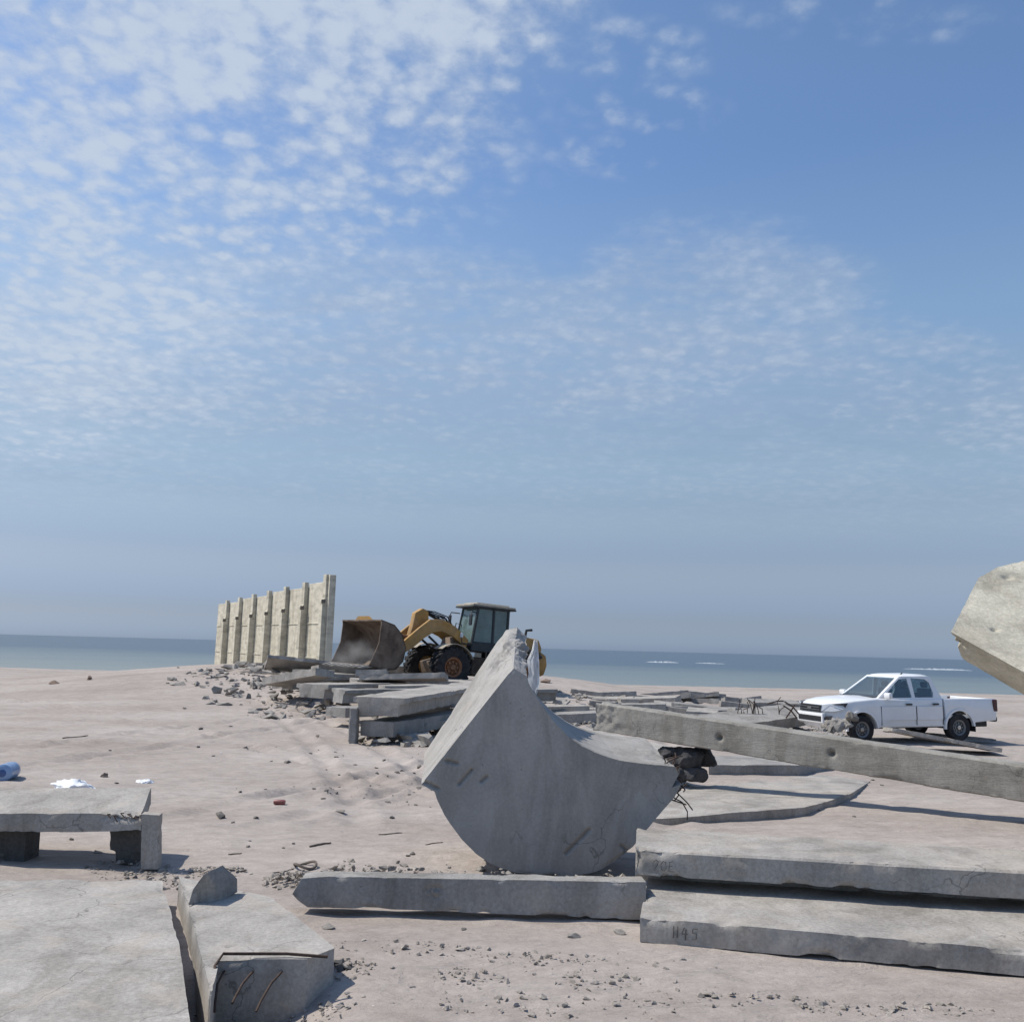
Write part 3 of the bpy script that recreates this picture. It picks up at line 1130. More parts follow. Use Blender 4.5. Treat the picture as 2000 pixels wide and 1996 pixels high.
tee('nearest plank of the heap, its square end raised on a short leg', 740, 1362, 22.2, RAD(-14), 9.5, tilt=RAD(.6), seed=201)
tee('slab lying on the sand directly below the nearest raised plank', 737, 1409, 22.3, RAD(-20), 7, w=.85, fl=.34, legs=False, mat='slab2', seed=202, name='concrete_slab')
tee('second plank of the heap with its square end behind the nearest one', 610, 1336, 29.5, RAD(-30), 9, seed=203)
tee('plank running to the right under the front wheel of the loader', 660, 1345, 27.5, RAD(-58), 7.5, w=.8, h=.4, seed=204, mat='slab2')
tee('third plank end on the left slope of the heap', 552, 1322, 33.0, RAD(-34), 8, w=1.1, seed=205)
tee('flat plate sloping right across the top of the heap', 600, 1312, 35.0, RAD(-62), 5.6, w=2.0, fl=.2, tilt=RAD(-2.0), legs=False, seed=206, name='concrete_slab')
tee('pale plate lying below the bucket teeth of the loader', 690, 1325, 33.0, RAD(-70), 6.5, w=1.3, fl=.22, tilt=RAD(-.5), legs=False, seed=207, name='concrete_slab')
tee('slab leaning on the heap at the far left end by the wall', 440, 1302, 43.0, RAD(-66), 3.0, w=1.1, fl=.35, roll=RAD(8), legs=False, mat='slab2', seed=208, name='concrete_slab')
tee('small grey slab behind the far left one at the foot of the wall', 470, 1296, 46.0, RAD(-66), 3.4, w=1.3, fl=.3, roll=RAD(-6), legs=False, mat='slab2', seed=209, name='concrete_slab')
tee('thin plate tipped on edge at the top of the heap under the wall', 520, 1290, 39.0, RAD(-72), 5, w=1.4, fl=.14, tilt=RAD(-5), roll=RAD(-22), legs=False, seed=210, name='concrete_slab')
tee('low slab lying at the foot of the heap between the first and second planks', 655, 1381, 26.0, RAD(-42), 4.0, w=.9, fl=.26, legs=False, mat='slab2', seed=211, name='concrete_slab')
tee('slab in the gap just left of the curved block low on the sand', 830, 1404, 25.0, RAD(-60), 3.4, w=1.2, fl=.2, legs=False, seed=212, name='concrete_slab')
tee('pale slab high in the heap in front of the loader wheel', 745, 1338, 29.0, RAD(-70), 5, w=1.0, fl=.2, tilt=RAD(1), legs=False, seed=213, name='concrete_slab')
tee('slab end in the middle of the heap below the wall base', 585, 1308, 37.0, RAD(-50), 5, w=1.2, fl=.32, legs=False, mat='slab2', seed=215, name='concrete_slab')
tee('light slab tilted up against the foot of the wall', 530, 1296, 41.0, RAD(-60), 4.5, w=1.4, fl=.25, roll=RAD(14), legs=False, seed=216, name='concrete_slab')
tee('slab lying beneath the left front corner of the bucket', 615, 1300, 38.0, RAD(-64), 4.5, w=1.2, fl=.3, roll=RAD(-5), legs=False, seed=217, name='concrete_slab')
# leg under the nearest plank
p = at(690, 1402, 22.2)
bm = bmesh.new()
box(bm, (p.x - .09, 22.15, -.1), (p.x + .09, 22.6, .80), .02)
bm = roughen(bm, .03, .008, .06, 214)
tag(link_mesh('concrete_post', bm, 'slab2', smooth=40), 'short upright leg under the left corner of the nearest raised plank', 'post')

# rubble mass under the heap (uncountable broken bits)
def rubble_mass(name, label, spots, n, smin, smax, seed, mat='rubble'):
    rng = random.Random(seed)
    bm = bmesh.new()
    for _ in range(n):
        (x, y, rx, ry, h) = rng.choice(spots)
        a, r = rng.uniform(0, 6.28), math.sqrt(rng.random())
        xx, yy = x + rx * r * math.cos(a), y + ry * r * math.sin(a)
        s = smin + (smax - smin) * rng.random() ** 3.2
        zz = gz(xx, yy) + max(0, h * (1 - r) * rng.random()) + s * rng.uniform(-.15, .2)
        b = chunk_bm(rng, s * rng.uniform(.6, 1.3), s * rng.uniform(.6, 1.3), s * rng.uniform(.4, .8), 9)
        merge(bm, b, Matrix.Translation((xx, yy, zz)) @ Matrix.Rotation(rng.uniform(0, 6.28), 4, 'Z'))
    o = link_mesh(name, bm, mat)
    tag(o, label, 'rubble', kind='stuff')
    return o


rubble_mass('broken_rubble', 'broken concrete bits spilling from under the heaped slabs',
            [(-2.6, 24, 1.2, 2.5, .5), (-6.2, 30, 2.0, 2.5, .5), (-8.6, 34, 2.2, 3, .6), (-4.0, 32, 3.2, 3.5, .6), (-11.5, 40, 2.6, 4, .5), (-7, 38, 3.5, 3, .7), (-9, 40, 3.5, 3, .8), (-6, 36, 3, 2, .6), (-1.8, 22.3, .7, .7, .25)], 1100, .03, .36, 301)
rubble_mass('gravel', 'loose gravel piled along the back of the low foreground beam',
            [(-2.0, 9.4, .35, .25, .16), (-1.5, 9.5, .45, .3, .26), (-1.0, 9.45, .45, .25, .28), (-.5, 9.35, .4, .2, .25), (.0, 9.2, .5, .16, .28), (.6, 9.15, .45, .16, .28), (1.05, 9.3, .25, .2, .24)], 1500, .010, .075, 302, 'gravel')
rubble_mass('gravel', 'loose grit and chips scattered before the low beam and stacked slabs',
            [(-.7, 7.5, .7, .18, .04), (.3, 7.35, .5, .16, .04), (-1.1, 7.0, .25, .25, .03), (-.2, 6.9, .3, .2, .03), (.7, 6.9, .35, .2, .03), (1.6, 6.6, .8, .16, .03), (2.6, 6.5, .7, .12, .03), (.3, 6.4, 1.0, .2, .02), (-1.2, 6.3, .4, .3, .04), (0, 6.9, 1.8, .7, .0)], 1000, .005, .04, 303, 'gravel')
rubble_mass('gravel', 'crumbled concrete around the right foot of the ribbed slab',
            [(-3.8, 9.8, .45, .3, .08), (-3.45, 9.45, .5, .2, .06), (-2.95, 9.7, .45, .18, .06), (-3.4, 9.1, .5, .15, .03)], 420, .01, .05, 304, 'gravel')
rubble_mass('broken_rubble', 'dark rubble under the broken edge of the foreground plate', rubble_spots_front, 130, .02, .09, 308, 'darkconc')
rubble_mass('broken_rubble', 'small dark crumbs of rubble on the sand left of the curved block',
            [(-1.7, 16.5, 1.5, 1.2, .0), (-1.0, 14.5, .8, 1.0, .0), (-2.8, 15.2, 1.6, .8, .0), (-3.8, 20, 2.2, 1.0, .0)], 130, .015, .07, 305, 'stone')
rubble_mass('broken_rubble', 'broken concrete and dust strewn over the sand before the sea on the right',
            [(3.0, 36, 3.0, 6, .2), (6.5, 33, 3, 5, .2), (2.0, 30, 1.5, 4, .15), (8.0, 27.5, 1.4, 1.6, .3), (5, 30, 2.5, 3, .2)], 900, .04, .30, 306)
rubble_mass('broken_rubble', 'light rubble bank piled against the front bumper of the pickup',
            [(8.0, 23.7, .75, .5, .45), (8.5, 23.9, .5, .45, .5), (7.5, 23.6, .6, .4, .2), (7.6, 22.6, 1.2, .6, .1)], 420, .03, .16, 307)

# thin slabs strewn between the curved block and the pickup
def seat(px, py, up):
    p = onz(px, py, up)
    for _ in range(6):
        p = onz(px, py, gz(p.x, p.y) + up)
    return p.z


def strewn(label, px, py, z, yaw, L, w, th, tilt, mat, seed, roll=0, name='concrete_slab'):
    p = onz(px, py, z)
    b = bmesh.new()
    bb = bmesh.new()
    box(bb, (-L / 2, -w / 2, -th), (L / 2, w / 2, 0))
    merge(b, bb, Matrix.Translation(p) @ Matrix.Rotation(yaw, 4, 'Z') @ Matrix.Rotation(tilt, 4, 'Y') @ Matrix.Rotation(roll, 4, 'X'))
    b = roughen(b, max(.03, min(.06, th * .35)), .01, .06, seed, 4, .015)
    return tag(link_mesh(name, b, mat, smooth=40), label, 'plank' if name == 'plank' else 'slab')


strewn('grey slab lying on the sand just right of the top of the curved block', 1110, 1392, .30, RAD(12), 2.6, 1.0, .28, RAD(-3), 'slab2', 401)
strewn('slab behind the curved block nearest to its concave edge', 1085, 1378, .34, RAD(8), 2.2, 1.0, .26, RAD(-2), 'slab', 402)
strewn('long thin plank lying level on the sand near the shore', 1230, 1364, .30, RAD(-6), 4.4, .8, .24, RAD(1), 'slab2', 403)
strewn('short dark edged slab below the long thin plank', 1300, 1378, .26, RAD(-4), 3.2, .7, .2, RAD(0), 'slab2', 404)
strewn('thin slab tilted down to the right before the shoreline', 1392, 1380, .28, RAD(-22), 3.0, .8, .18, RAD(4), 'slab2', 405)
strewn('pale slab lying flat behind the left end of the long beam', 1200, 1384, .2, RAD(3), 4.0, 1.1, .2, RAD(0), 'slab', 406)
strewn('tilted slab with bars sticking up, left of the pickup bumper', 1475, 1396, .55, RAD(24), 3.2, 1.2, .3, RAD(-6), 'slab2', 407, RAD(12))
strewn('slab lying flat in front of the tilted slab with the bars', 1430, 1408, .25, RAD(14), 2.4, 1.1, .22, RAD(-4), 'slab', 408, RAD(6))
strewn('sloping concrete plate casting a dark wedge beside the pickup front wheel', 1838, 1440, .34, RAD(-8), 2.6, .9, .1, RAD(9), 'slab', 409, RAD(-4))
strewn('thin plank lying under the pickup sill between its wheels', 1835, 1433, .20, RAD(-6), 3.0, .25, .08, RAD(3), 'slab2', 410, 0, 'plank')
strewn('distant dark flat slab right behind the loader rear tyre', 1145, 1360, .2, RAD(-4), 3.4, .7, .2, RAD(0), 'slab2', 411)
# ragged plate propped before the pickup tyre
rng = random.Random(4)
bm = bmesh.new()
for px, py, sz in ((1600, 1432, .22), (1615, 1425, .25), (1632, 1420, .24), (1648, 1412, .22), (1662, 1402, .17), (1590, 1438, .16)):
    merge(bm, chunk_bm(rng, sz * 1.3, sz, sz * .9, 18), Matrix.Translation(at(px, py, 23.6)))
bm = roughen(bm, .03, .05, .10, 55, 9, .03)
tag(link_mesh('rubble_lump', bm, 'rubble', smooth=25), 'ragged pale rubble lump leaning before the front tyre of the pickup', 'rubble')

rng = random.Random(90)
for k in range(64):
    px, py = rng.uniform(1060, 1560), rng.uniform(1344, 1394)
    py += (px - 1060) * .028
    L_, w_ = rng.uniform(.6, 2.8), rng.uniform(.5, 1.2)
    strewn('small flat broken slab among the litter behind the long beam', px, py, seat(px, py, rng.uniform(.10, .34)), RAD(rng.uniform(-30, 30)), L_, w_, rng.uniform(.16, .36), RAD(rng.uniform(-7, 7)), rng.choice(['slab', 'slab2']), 430 + k, RAD(rng.uniform(-8, 8)))['group'] = 'flat broken slabs littered behind the long beam'
for k in range(34):
    px, py = rng.uniform(480, 800), rng.uniform(1296, 1352)
    if py > 1310 + (px - 470) * .30:
        py = 1305 + (px - 470) * .1
    strewn('small flat broken slab on the left slope of the heap', px, py, seat(px, py, rng.uniform(.10, .55)), RAD(rng.uniform(-40, 20)), rng.uniform(.8, 3.0), rng.uniform(.6, 1.2), rng.uniform(.14, .3), RAD(rng.uniform(-12, 8)), rng.choice(['slab', 'slab', 'slab2']), 460 + k, RAD(rng.uniform(-12, 12)))['group'] = 'flat broken slabs on the left slope of the heap'

rng = random.Random(12)
rroot = thing('rebar_stubs', 'rebar stubs standing up from the tilted slab left of the pickup', 'rebar', tuple(at(1478, 1395, 27.5)))
for k in range(12):
    p = at(rng.uniform(1438, 1530), rng.uniform(1384, 1394), 27.5) - Vector(rroot.location)
    bm = bmesh.new()
    h = rng.uniform(.10, .40)
    tube(bm, [p + Vector((0, 0, -.25)), p, p + Vector((rng.uniform(-.06, .06), 0, h * .6)), p + Vector((rng.uniform(-.16, .16), 0, h))], .013, 5)
    link_mesh('rebar', bm, 'rebar', rroot)
xroot = thing('bent_rebar', 'crossed bent bars lying just in front of the pickup grille', 'rebar', tuple(at(1545, 1398, 25.0)))
for a, c in (((1530, 1378), (1556, 1402)), ((1552, 1376), (1535, 1402)), ((1500, 1374), (1530, 1369)), ((1532, 1370), (1560, 1394))):
    bm = bmesh.new()
    q0, q1 = at(*a, 25.0) - Vector(xroot.location), at(*c, 25.2) - Vector(xroot.location)
    tube(bm, [q0, (q0 + q1) / 2 + Vector((.03, 0, .03)), q1], .02, 5)
    link_mesh('rebar', bm, 'rebar', xroot)

# ================================================================== WHEELS
def add_wheel(parent, c, r, w, rim_r, side, tyre_mat, rim_mat, hub_mat, lugs=0, seg=36):
    """wheel disc with its tyre as a sub-part; outer face looks along side*y"""
    bm = bmesh.new()
    s = side
    lathe_y(bm, [(.0, s * w * .30), (rim_r * .30, s * w * .34), (rim_r * .36, s * w * .26), (rim_r * .72, s * w * .18), (rim_r * .80, s * w * .36), (rim_r, s * w * .44), (rim_r * 1.02, -s * w * .4), (0, -s * w * .4)], seg, c)
    for k in range(8):
        a = 2 * math.pi * k / 8
        q = Vector(c) + Vector((math.cos(a) * rim_r * .55, s * w * .25, math.sin(a) * rim_r * .55))
        box(bm, q - Vector((.022, .03, .022)) * (r / .4), q + Vector((.022, .03, .022)) * (r / .4))
    wh = link_mesh('wheel', bm, rim_mat, parent, 35)
    bm = bmesh.new()
    hw = w / 2
    lathe_y(bm, [(rim_r * .99, -hw * .86), (r * .80, -hw), (r * .93, -hw * .96), (r * .985, -hw * .7), (r, 0), (r * .985, hw * .7), (r * .93, hw * .96), (r * .80, hw), (rim_r * .99, hw * .86)], seg, c)
    for k in range(lugs):
        for sd in (-1, 1):
            a = 2 * math.pi * (k + (.5 if sd > 0 else 0)) / lugs
            b = bmesh.new()
            box(b, (-.045 * r / .8, 0, -.03), (.045 * r / .8, hw * .98, .035), .008)
            M = Matrix.Translation(c) @ Matrix.Rotation(a, 4, 'Y') @ Matrix.Translation((0, 0, r)) @ Matrix.Rotation(sd * .5, 4, 'Z')
            if sd < 0:
                M = M @ Matrix.Scale(-1, 4, (0, 1, 0))
            merge(bm, b, M)
            b = bmesh.new()
            box(b, (-.05 * r / .8, hw * .80, -.20 * r), (.05 * r / .8, hw * 1.02, .02), .01)
            M = Matrix.Translation(c) @ Matrix.Rotation(a, 4, 'Y') @ Matrix.Translation((.06 * sd, 0, r * .985))
            if sd < 0:
                M = M @ Matrix.Scale(-1, 4, (0, 1, 0))
            merge(bm, b, M)
    bmesh.ops.recalc_face_normals(bm, faces=bm.faces)
    link_mesh('tyre', bm, tyre_mat, wh, 35)
    if hub_mat:
        bm = bmesh.new()
        lathe_y(bm, [(0, s * w * .44), (rim_r * .26, s * w * .43), (rim_r * .30, s * w * .30)], 20, c)
        link_mesh('hub_cap', bm, hub_mat, wh, 35)
    return wh


# ================================================================== WHEEL LOADER
def loader():
    th = RAD(62)
    hx, hy = -math.sin(th), -math.cos(th)
    axle = Vector((-3.05, 38.5, 0))
    org = axle - Vector((hx, hy, 0)) * 1.65
    z0 = .57
    R = thing('wheel_loader', 'dusty yellow wheel loader with its toothed bucket lowered, facing the wall', 'loader', (org.x, org.y, z0), math.atan2(hy, hx))
    R.rotation_euler = (0, RAD(-3.5), math.atan2(hy, hx))

    FRONT = ('front_frame', 'front_fender', 'lift_arm', 'cross_tube', 'bell_crank', 'tilt_cylinder', 'tilt_link', 'lift_cylinder', 'hydraulic_hose', 'bucket')

    def P(name, mat, fn, par=R, sm=35):
        bm = bmesh.new()
        fn(bm)
        o = link_mesh(name, bm, mat, par, sm)
        if name in FRONT:                         # steered a little towards the viewer
            o.rotation_euler = (0, 0, RAD(6))
        return o
    # wheels
    for x in (1.65, -1.65):
        for s in (1, -1):
            wq = add_wheel(R, (x, s * 1.08, .80), .80, .62, .40, s, 'tyre', 'rust' if s > 0 else 'yellow', 'rust', 18, 40)
            wq.rotation_euler = (0, 0, RAD(6) if x > 0 else 0)
    # frames
    P('front_frame', 'bucket', lambda b: (sprism(b, [(.25, .55), (2.1, .5), (2.25, .95), (1.5, 1.2), (1.25, 2.0), (.65, 2.1), (.35, 1.5)], -.42, .42, .03), box(b, (1.35, -.85, .55), (1.95, .85, 1.05), .05)))
    P('rear_frame', 'bucket', lambda b: (box(b, (-2.8, -.5, .55), (.2, .5, 1.3), .04), box(b, (-1.95, -.85, .55), (-1.35, .85, 1.05), .05), box(b, (-.3, -.28, .5), (.5, .28, 1.0), .05)))
    for s in (1, -1):
        def fen(b, s=s):
            pr = []
            for k in range(11):
                a = RAD(48 + 108 * k / 10)
                pr.append((1.65 + math.cos(a) * .95, .80 + math.sin(a) * .93))
            pr2 = [(1.65 + (x - 1.65) * .975, .80 + (z - .80) * .975) for x, z in pr]
            sprism(b, pr + pr2[::-1], s * .74, s * 1.42, 0)
        P('front_fender', 'cabroof', fen)
        P('rear_fender', 'cabframe', lambda b, s=s: sprism(b, [(-.75, .95), (-.8, 1.55), (-1.3, 1.78), (-2.2, 1.78), (-2.6, 1.55), (-2.6, 1.45), (-2.2, 1.66), (-1.3, 1.66), (-.9, 1.45), (-.85, .95)], s * .7, s * 1.4, 0))
    P('access_ladder', 'black', lambda b: [box(b, (-.55, 1.02, z), (-.05, 1.30, z + .06), .01) for z in (.5, .85, 1.2)] + [box(b, (x, 1.24, .45), (x + .05, 1.30, 1.55), .01) for x in (-.58, -.05)])
    # cab
    cab = bpy.data.objects.new('cab', None)
    cab.parent = R
    COL.objects.link(cab)
    x0, x1, w, zb, zt = -1.25, .45, .80, 1.50, 3.38

    def cabframe(b):
        prof = lambda t: None
        box(b, (x0, -w, zb), (x1, w, zb + .42), .04)
        for s in (1, -1):
            for (xa, za, xb, zb2) in ((x1 - .02, zb + .3, x1 - .22, zt), (x0 + .06, zb + .3, x0 + .06, zt), (-.52, zb + .3, -.50, zt)):
                tube(b, [(xa, s * (w - .05), za), (xb, s * (w - .09), zb2)], .065, 8)
        for s in (1, -1):
            tube(b, [(x1 - .22, s * (w - .09), zt - .03), (x0 + .06, s * (w - .09), zt - .03)], .07, 8)
        for xx in (x1 - .22, x0 + .06):
            tube(b, [(xx, -(w - .09), zt - .03), (xx, w - .09, zt - .03)], .07, 8)
        # seat and operator console seen through the glass
        box(b, (-.95, -.3, zb + .4), (-.40, .3, zb + .65), .05)
        box(b, (-1.02, -.28, zb + .6), (-.86, .28, zb + 1.3), .05)
        box(b, (.05, -.2, zb + .4), (.2, .2, zb + .95), .04)
    P('cab_frame', 'cabframe', cabframe, cab)

    def cabglass(b):
        yb, yt = w - .045, w - .085
        za, zc = zb + .40, zt - .06
        for s in (1, -1):
            for xa, xb, xc, xd in ((-.50, x1 - .06, x1 - .24, -.48), (x0 + .1, -.56, -.54, x0 + .1)):
                merge(b, prism_bm([(xa, s * yb, za), (xb, s * yb, za), (xc, s * yt, zc), (xd, s * yt, zc)], (0, -s * .015, 0)))
        merge(b, prism_bm([(x1 - .02, -w + .1, za), (x1 - .02, w - .1, za), (x1 - .20, w - .14, zc), (x1 - .20, -w + .14, zc)], (-.015, 0, 0)))
        merge(b, prism_bm([(x0 + .03, -w + .1, za), (x0 + .03, w - .1, za), (x0 + .03, w - .14, zc), (x0 + .03, -w + .14, zc)], (.015, 0, 0)))
    P('cab_glass', 'cabglass', cabglass, cab, None)
    P('cab_roof', 'cabroof', lambda b: (box(b, (x0 - .22, -w - .06, zt), (x1 + .10, w + .06, zt + .10), .045, 2), box(b, (x0 - .02, -w + .15, zt + .08), (x1 - .15, w - .15, zt + .17), .04)), cab)
    P('cab_roof_edge', 'cabframe', lambda b: box(b, (x0 - .24, -w - .075, zt - .055), (x1 + .115, w + .075, zt + .012), .02), cab)
    for s in (1, -1):
        P('mirror', 'black', lambda b, s=s: (tube(b, [(x1 - .1, s * w, 3.1), (x1 + .22, s * (w + .22), 3.12), (x1 + .26, s * (w + .25), 2.95)], .025, 6), box(b, (x1 + .22, s * (w + .24) - .12, 2.55), (x1 + .28, s * (w + .24) + .12, 3.0), .02)), cab)
        P('work_lamp', 'lamp', lambda b, s=s: (box(b, (x1 + .40, s * .72 - .10, 2.02), (x1 + .54, s * .72 + .10, 2.22), .03)), cab)
        P('lamp_bracket', 'cabframe', lambda b, s=s: (tube(b, [(x1 - .1, s * .7, 1.75), (x1 + .42, s * .72, 1.8), (x1 + .45, s * .72, 2.05)], .035, 6)), cab)
    P('handrail', 'black', lambda b: tube(b, [(.9, .62, 2.05), (.9, .62, 2.55), (1.15, .62, 2.6), (1.2, .62, 2.1)], .02, 6))
    # engine hood, white side panel, counterweight
    P('engine_hood', 'yellow', lambda b: sprism(b, [(-2.85, 1.2), (-2.92, 1.9), (-2.75, 2.25), (-1.28, 2.4), (-1.28, 1.2)], -.78, .78, .08))
    P('hood_grille', 'black', lambda b: box(b, (-2.99, -.55, 1.45), (-2.88, .55, 2.0), .02))
    P('counterweight', 'yellow', lambda b: sprism(b, [(-3.05, .8), (-3.16, 1.2), (-3.08, 1.6), (-2.8, 1.75), (-2.72, .8), (-2.85, .7)], -.9, .9, .06))
    P('exhaust_stack', 'black', lambda b: tube(b, [(-2.3, .3, 2.3), (-2.35, .3, 2.62), (-2.62, .3, 2.66)], .06, 10))
    # lift arms
    top = [(.62, 1.95), (1.3, 2.45), (1.95, 2.68), (2.5, 2.62), (2.95, 2.25), (3.5, 1.75), (4.0, 1.25)]
    bot = [(3.85, 1.0), (3.2, 1.40), (2.7, 1.85), (2.3, 2.12), (1.9, 2.2), (1.35, 2.02), (.72, 1.62)]
    for s in (1, -1):
        P('lift_arm', 'yellow', lambda b, s=s: sprism(b, top + bot, s * .50, s * .64, .015, 1))
    P('cross_tube', 'yellow', lambda b: tube(b, [(2.55, -.55, 2.2), (2.55, .55, 2.2)], .17, 12))
    P('bell_crank', 'yellow', lambda b: sprism(b, [(2.35, 2.98), (2.62, 3.06), (2.95, 2.85), (3.02, 2.3), (3.15, 1.75), (2.85, 1.65), (2.55, 2.1), (2.3, 2.6)], -.16, .16, .04))
    P('tilt_cylinder', 'black', lambda b: (tube(b, [(.85, 0, 2.2), (1.9, 0, 2.72)], .11, 10), tube(b, [(1.9, 0, 2.72), (2.5, 0, 2.96)], .06, 8)))
    P('tilt_link', 'rust', lambda b: tube(b, [(3.0, 0, 1.82), (3.7, 0, 1.9), (4.2, 0, 1.95)], .09, 8))
    for s in (1, -1):
        P('lift_cylinder', 'hose', lambda b, s=s: (tube(b, [(1.0, s * .38, 1.15), (1.8, s * .42, 1.55)], .09, 10), tube(b, [(1.8, s * .42, 1.55), (2.4, s * .45, 1.95)], .05, 8)))
    rr = random.Random(2)
    for k in range(5):
        P('hydraulic_hose', 'hose', lambda b, k=k: tube(b, [(.9 + k * .05, .2 - k * .1, 2.1), (1.5, .25 - k * .12, 2.75 + rr.uniform(0, .08)), (2.1, .2 - k * .1, 2.9 + rr.uniform(-.08, .08)), (2.45, .12 - k * .06, 2.98)], .025, 6))
    # bucket: curled shell, open to the front, teeth along its lip
    shell = [(x + .25, z + .36) for x, z in ((5.30, .22), (4.6, .10), (4.15, .18), (3.88, .5), (3.82, 1.0), (4.02, 1.5), (4.4, 1.84), (4.98, 1.98))]
    th_ = []
    for i, (x, z) in enumerate(shell):
        t = Vector((shell[min(i + 1, 7)][0] - shell[max(i - 1, 0)][0], shell[min(i + 1, 7)][1] - shell[max(i - 1, 0)][1])).normalized()
        th_.append((x - t.y * .05 * -1, z + t.x * .05 * -1 * -1 * -1))
    W = 1.78
    bk = P('bucket', 'bucket', lambda b: sprism(b, shell + [(x + (.05 if 1 < i < 6 else 0), z + (.05 if i < 4 else (-.05 if i > 5 else 0))) for i, (x, z) in list(enumerate(shell))[::-1]], -W, W, 0))
    for s in (1, -1):
        P('bucket_side', 'bucket', lambda b, s=s: sprism(b, shell[::1] + [(5.20, 2.16), (5.22, 1.46), (5.45, .81)], s * W, s * (W - .05), 0), bk)
    P('spill_guard', 'yellow', lambda b: merge(b, prism_bm([(4.9, -1.2, 2.32), (4.9, .5, 2.32), (4.92, .1, 2.50), (4.92, -.9, 2.50)], (.05, 0, .01))), bk)
    P('cutting_edge', 'tooth', lambda b: box(b, (5.32, -W, .54), (5.62, W, .59), .01), bk)
    for k in range(8):
        y = -W + .12 + (2 * W - .24) * k / 7
        P('bucket_tooth', 'tooth', lambda b, y=y: sprism(b, [(5.48, .64), (5.48, .52), (5.88, .48), (5.93, .51)], y - .07, y + .07, .008, 1), bk)


loader()

def dust():
    bm = bmesh.new()
    bmesh.ops.create_icosphere(bm, subdivisions=3, radius=1)
    m_ = bpy.data.materials.new('dust')
    m_.use_nodes = True
    t = m_.node_tree
    t.nodes.remove(t.nodes['Principled BSDF'])
    pv = t.nodes.new('ShaderNodeVolumePrincipled')
    pv.inputs['Color'].default_value = (.72, .68, .64, 1)
    tc = t.nodes.new('ShaderNodeTexCoord')
    g = t.nodes.new('ShaderNodeTexGradient')
    g.gradient_type = 'SPHERICAL'
    n = t.nodes.new('ShaderNodeTexNoise')
    n.inputs['Scale'].default_value = 1.7
    n.inputs['Detail'].default_value = 3
    t.links.new(tc.outputs['Object'], g.inputs[0])
    t.links.new(tc.outputs['Object'], n.inputs[0])
    E.tree = t
    d = E(g.outputs['Fac']) * (E(n.outputs[0]).step(.38, .68)) * 1.5
    t.links.new(d.v, pv.inputs['Density'])
    t.links.new(pv.outputs[0], t.nodes['Material Output'].inputs['Volume'])
    o = link_mesh('dust_cloud', bm, m_, origin=False, loc=at(688, 1282, 35.0))
    o.scale = (1.15, 1.0, .85)
    tag(o, 'pale dust rising in front of the loader bucket', 'dust', kind='stuff')


dust()

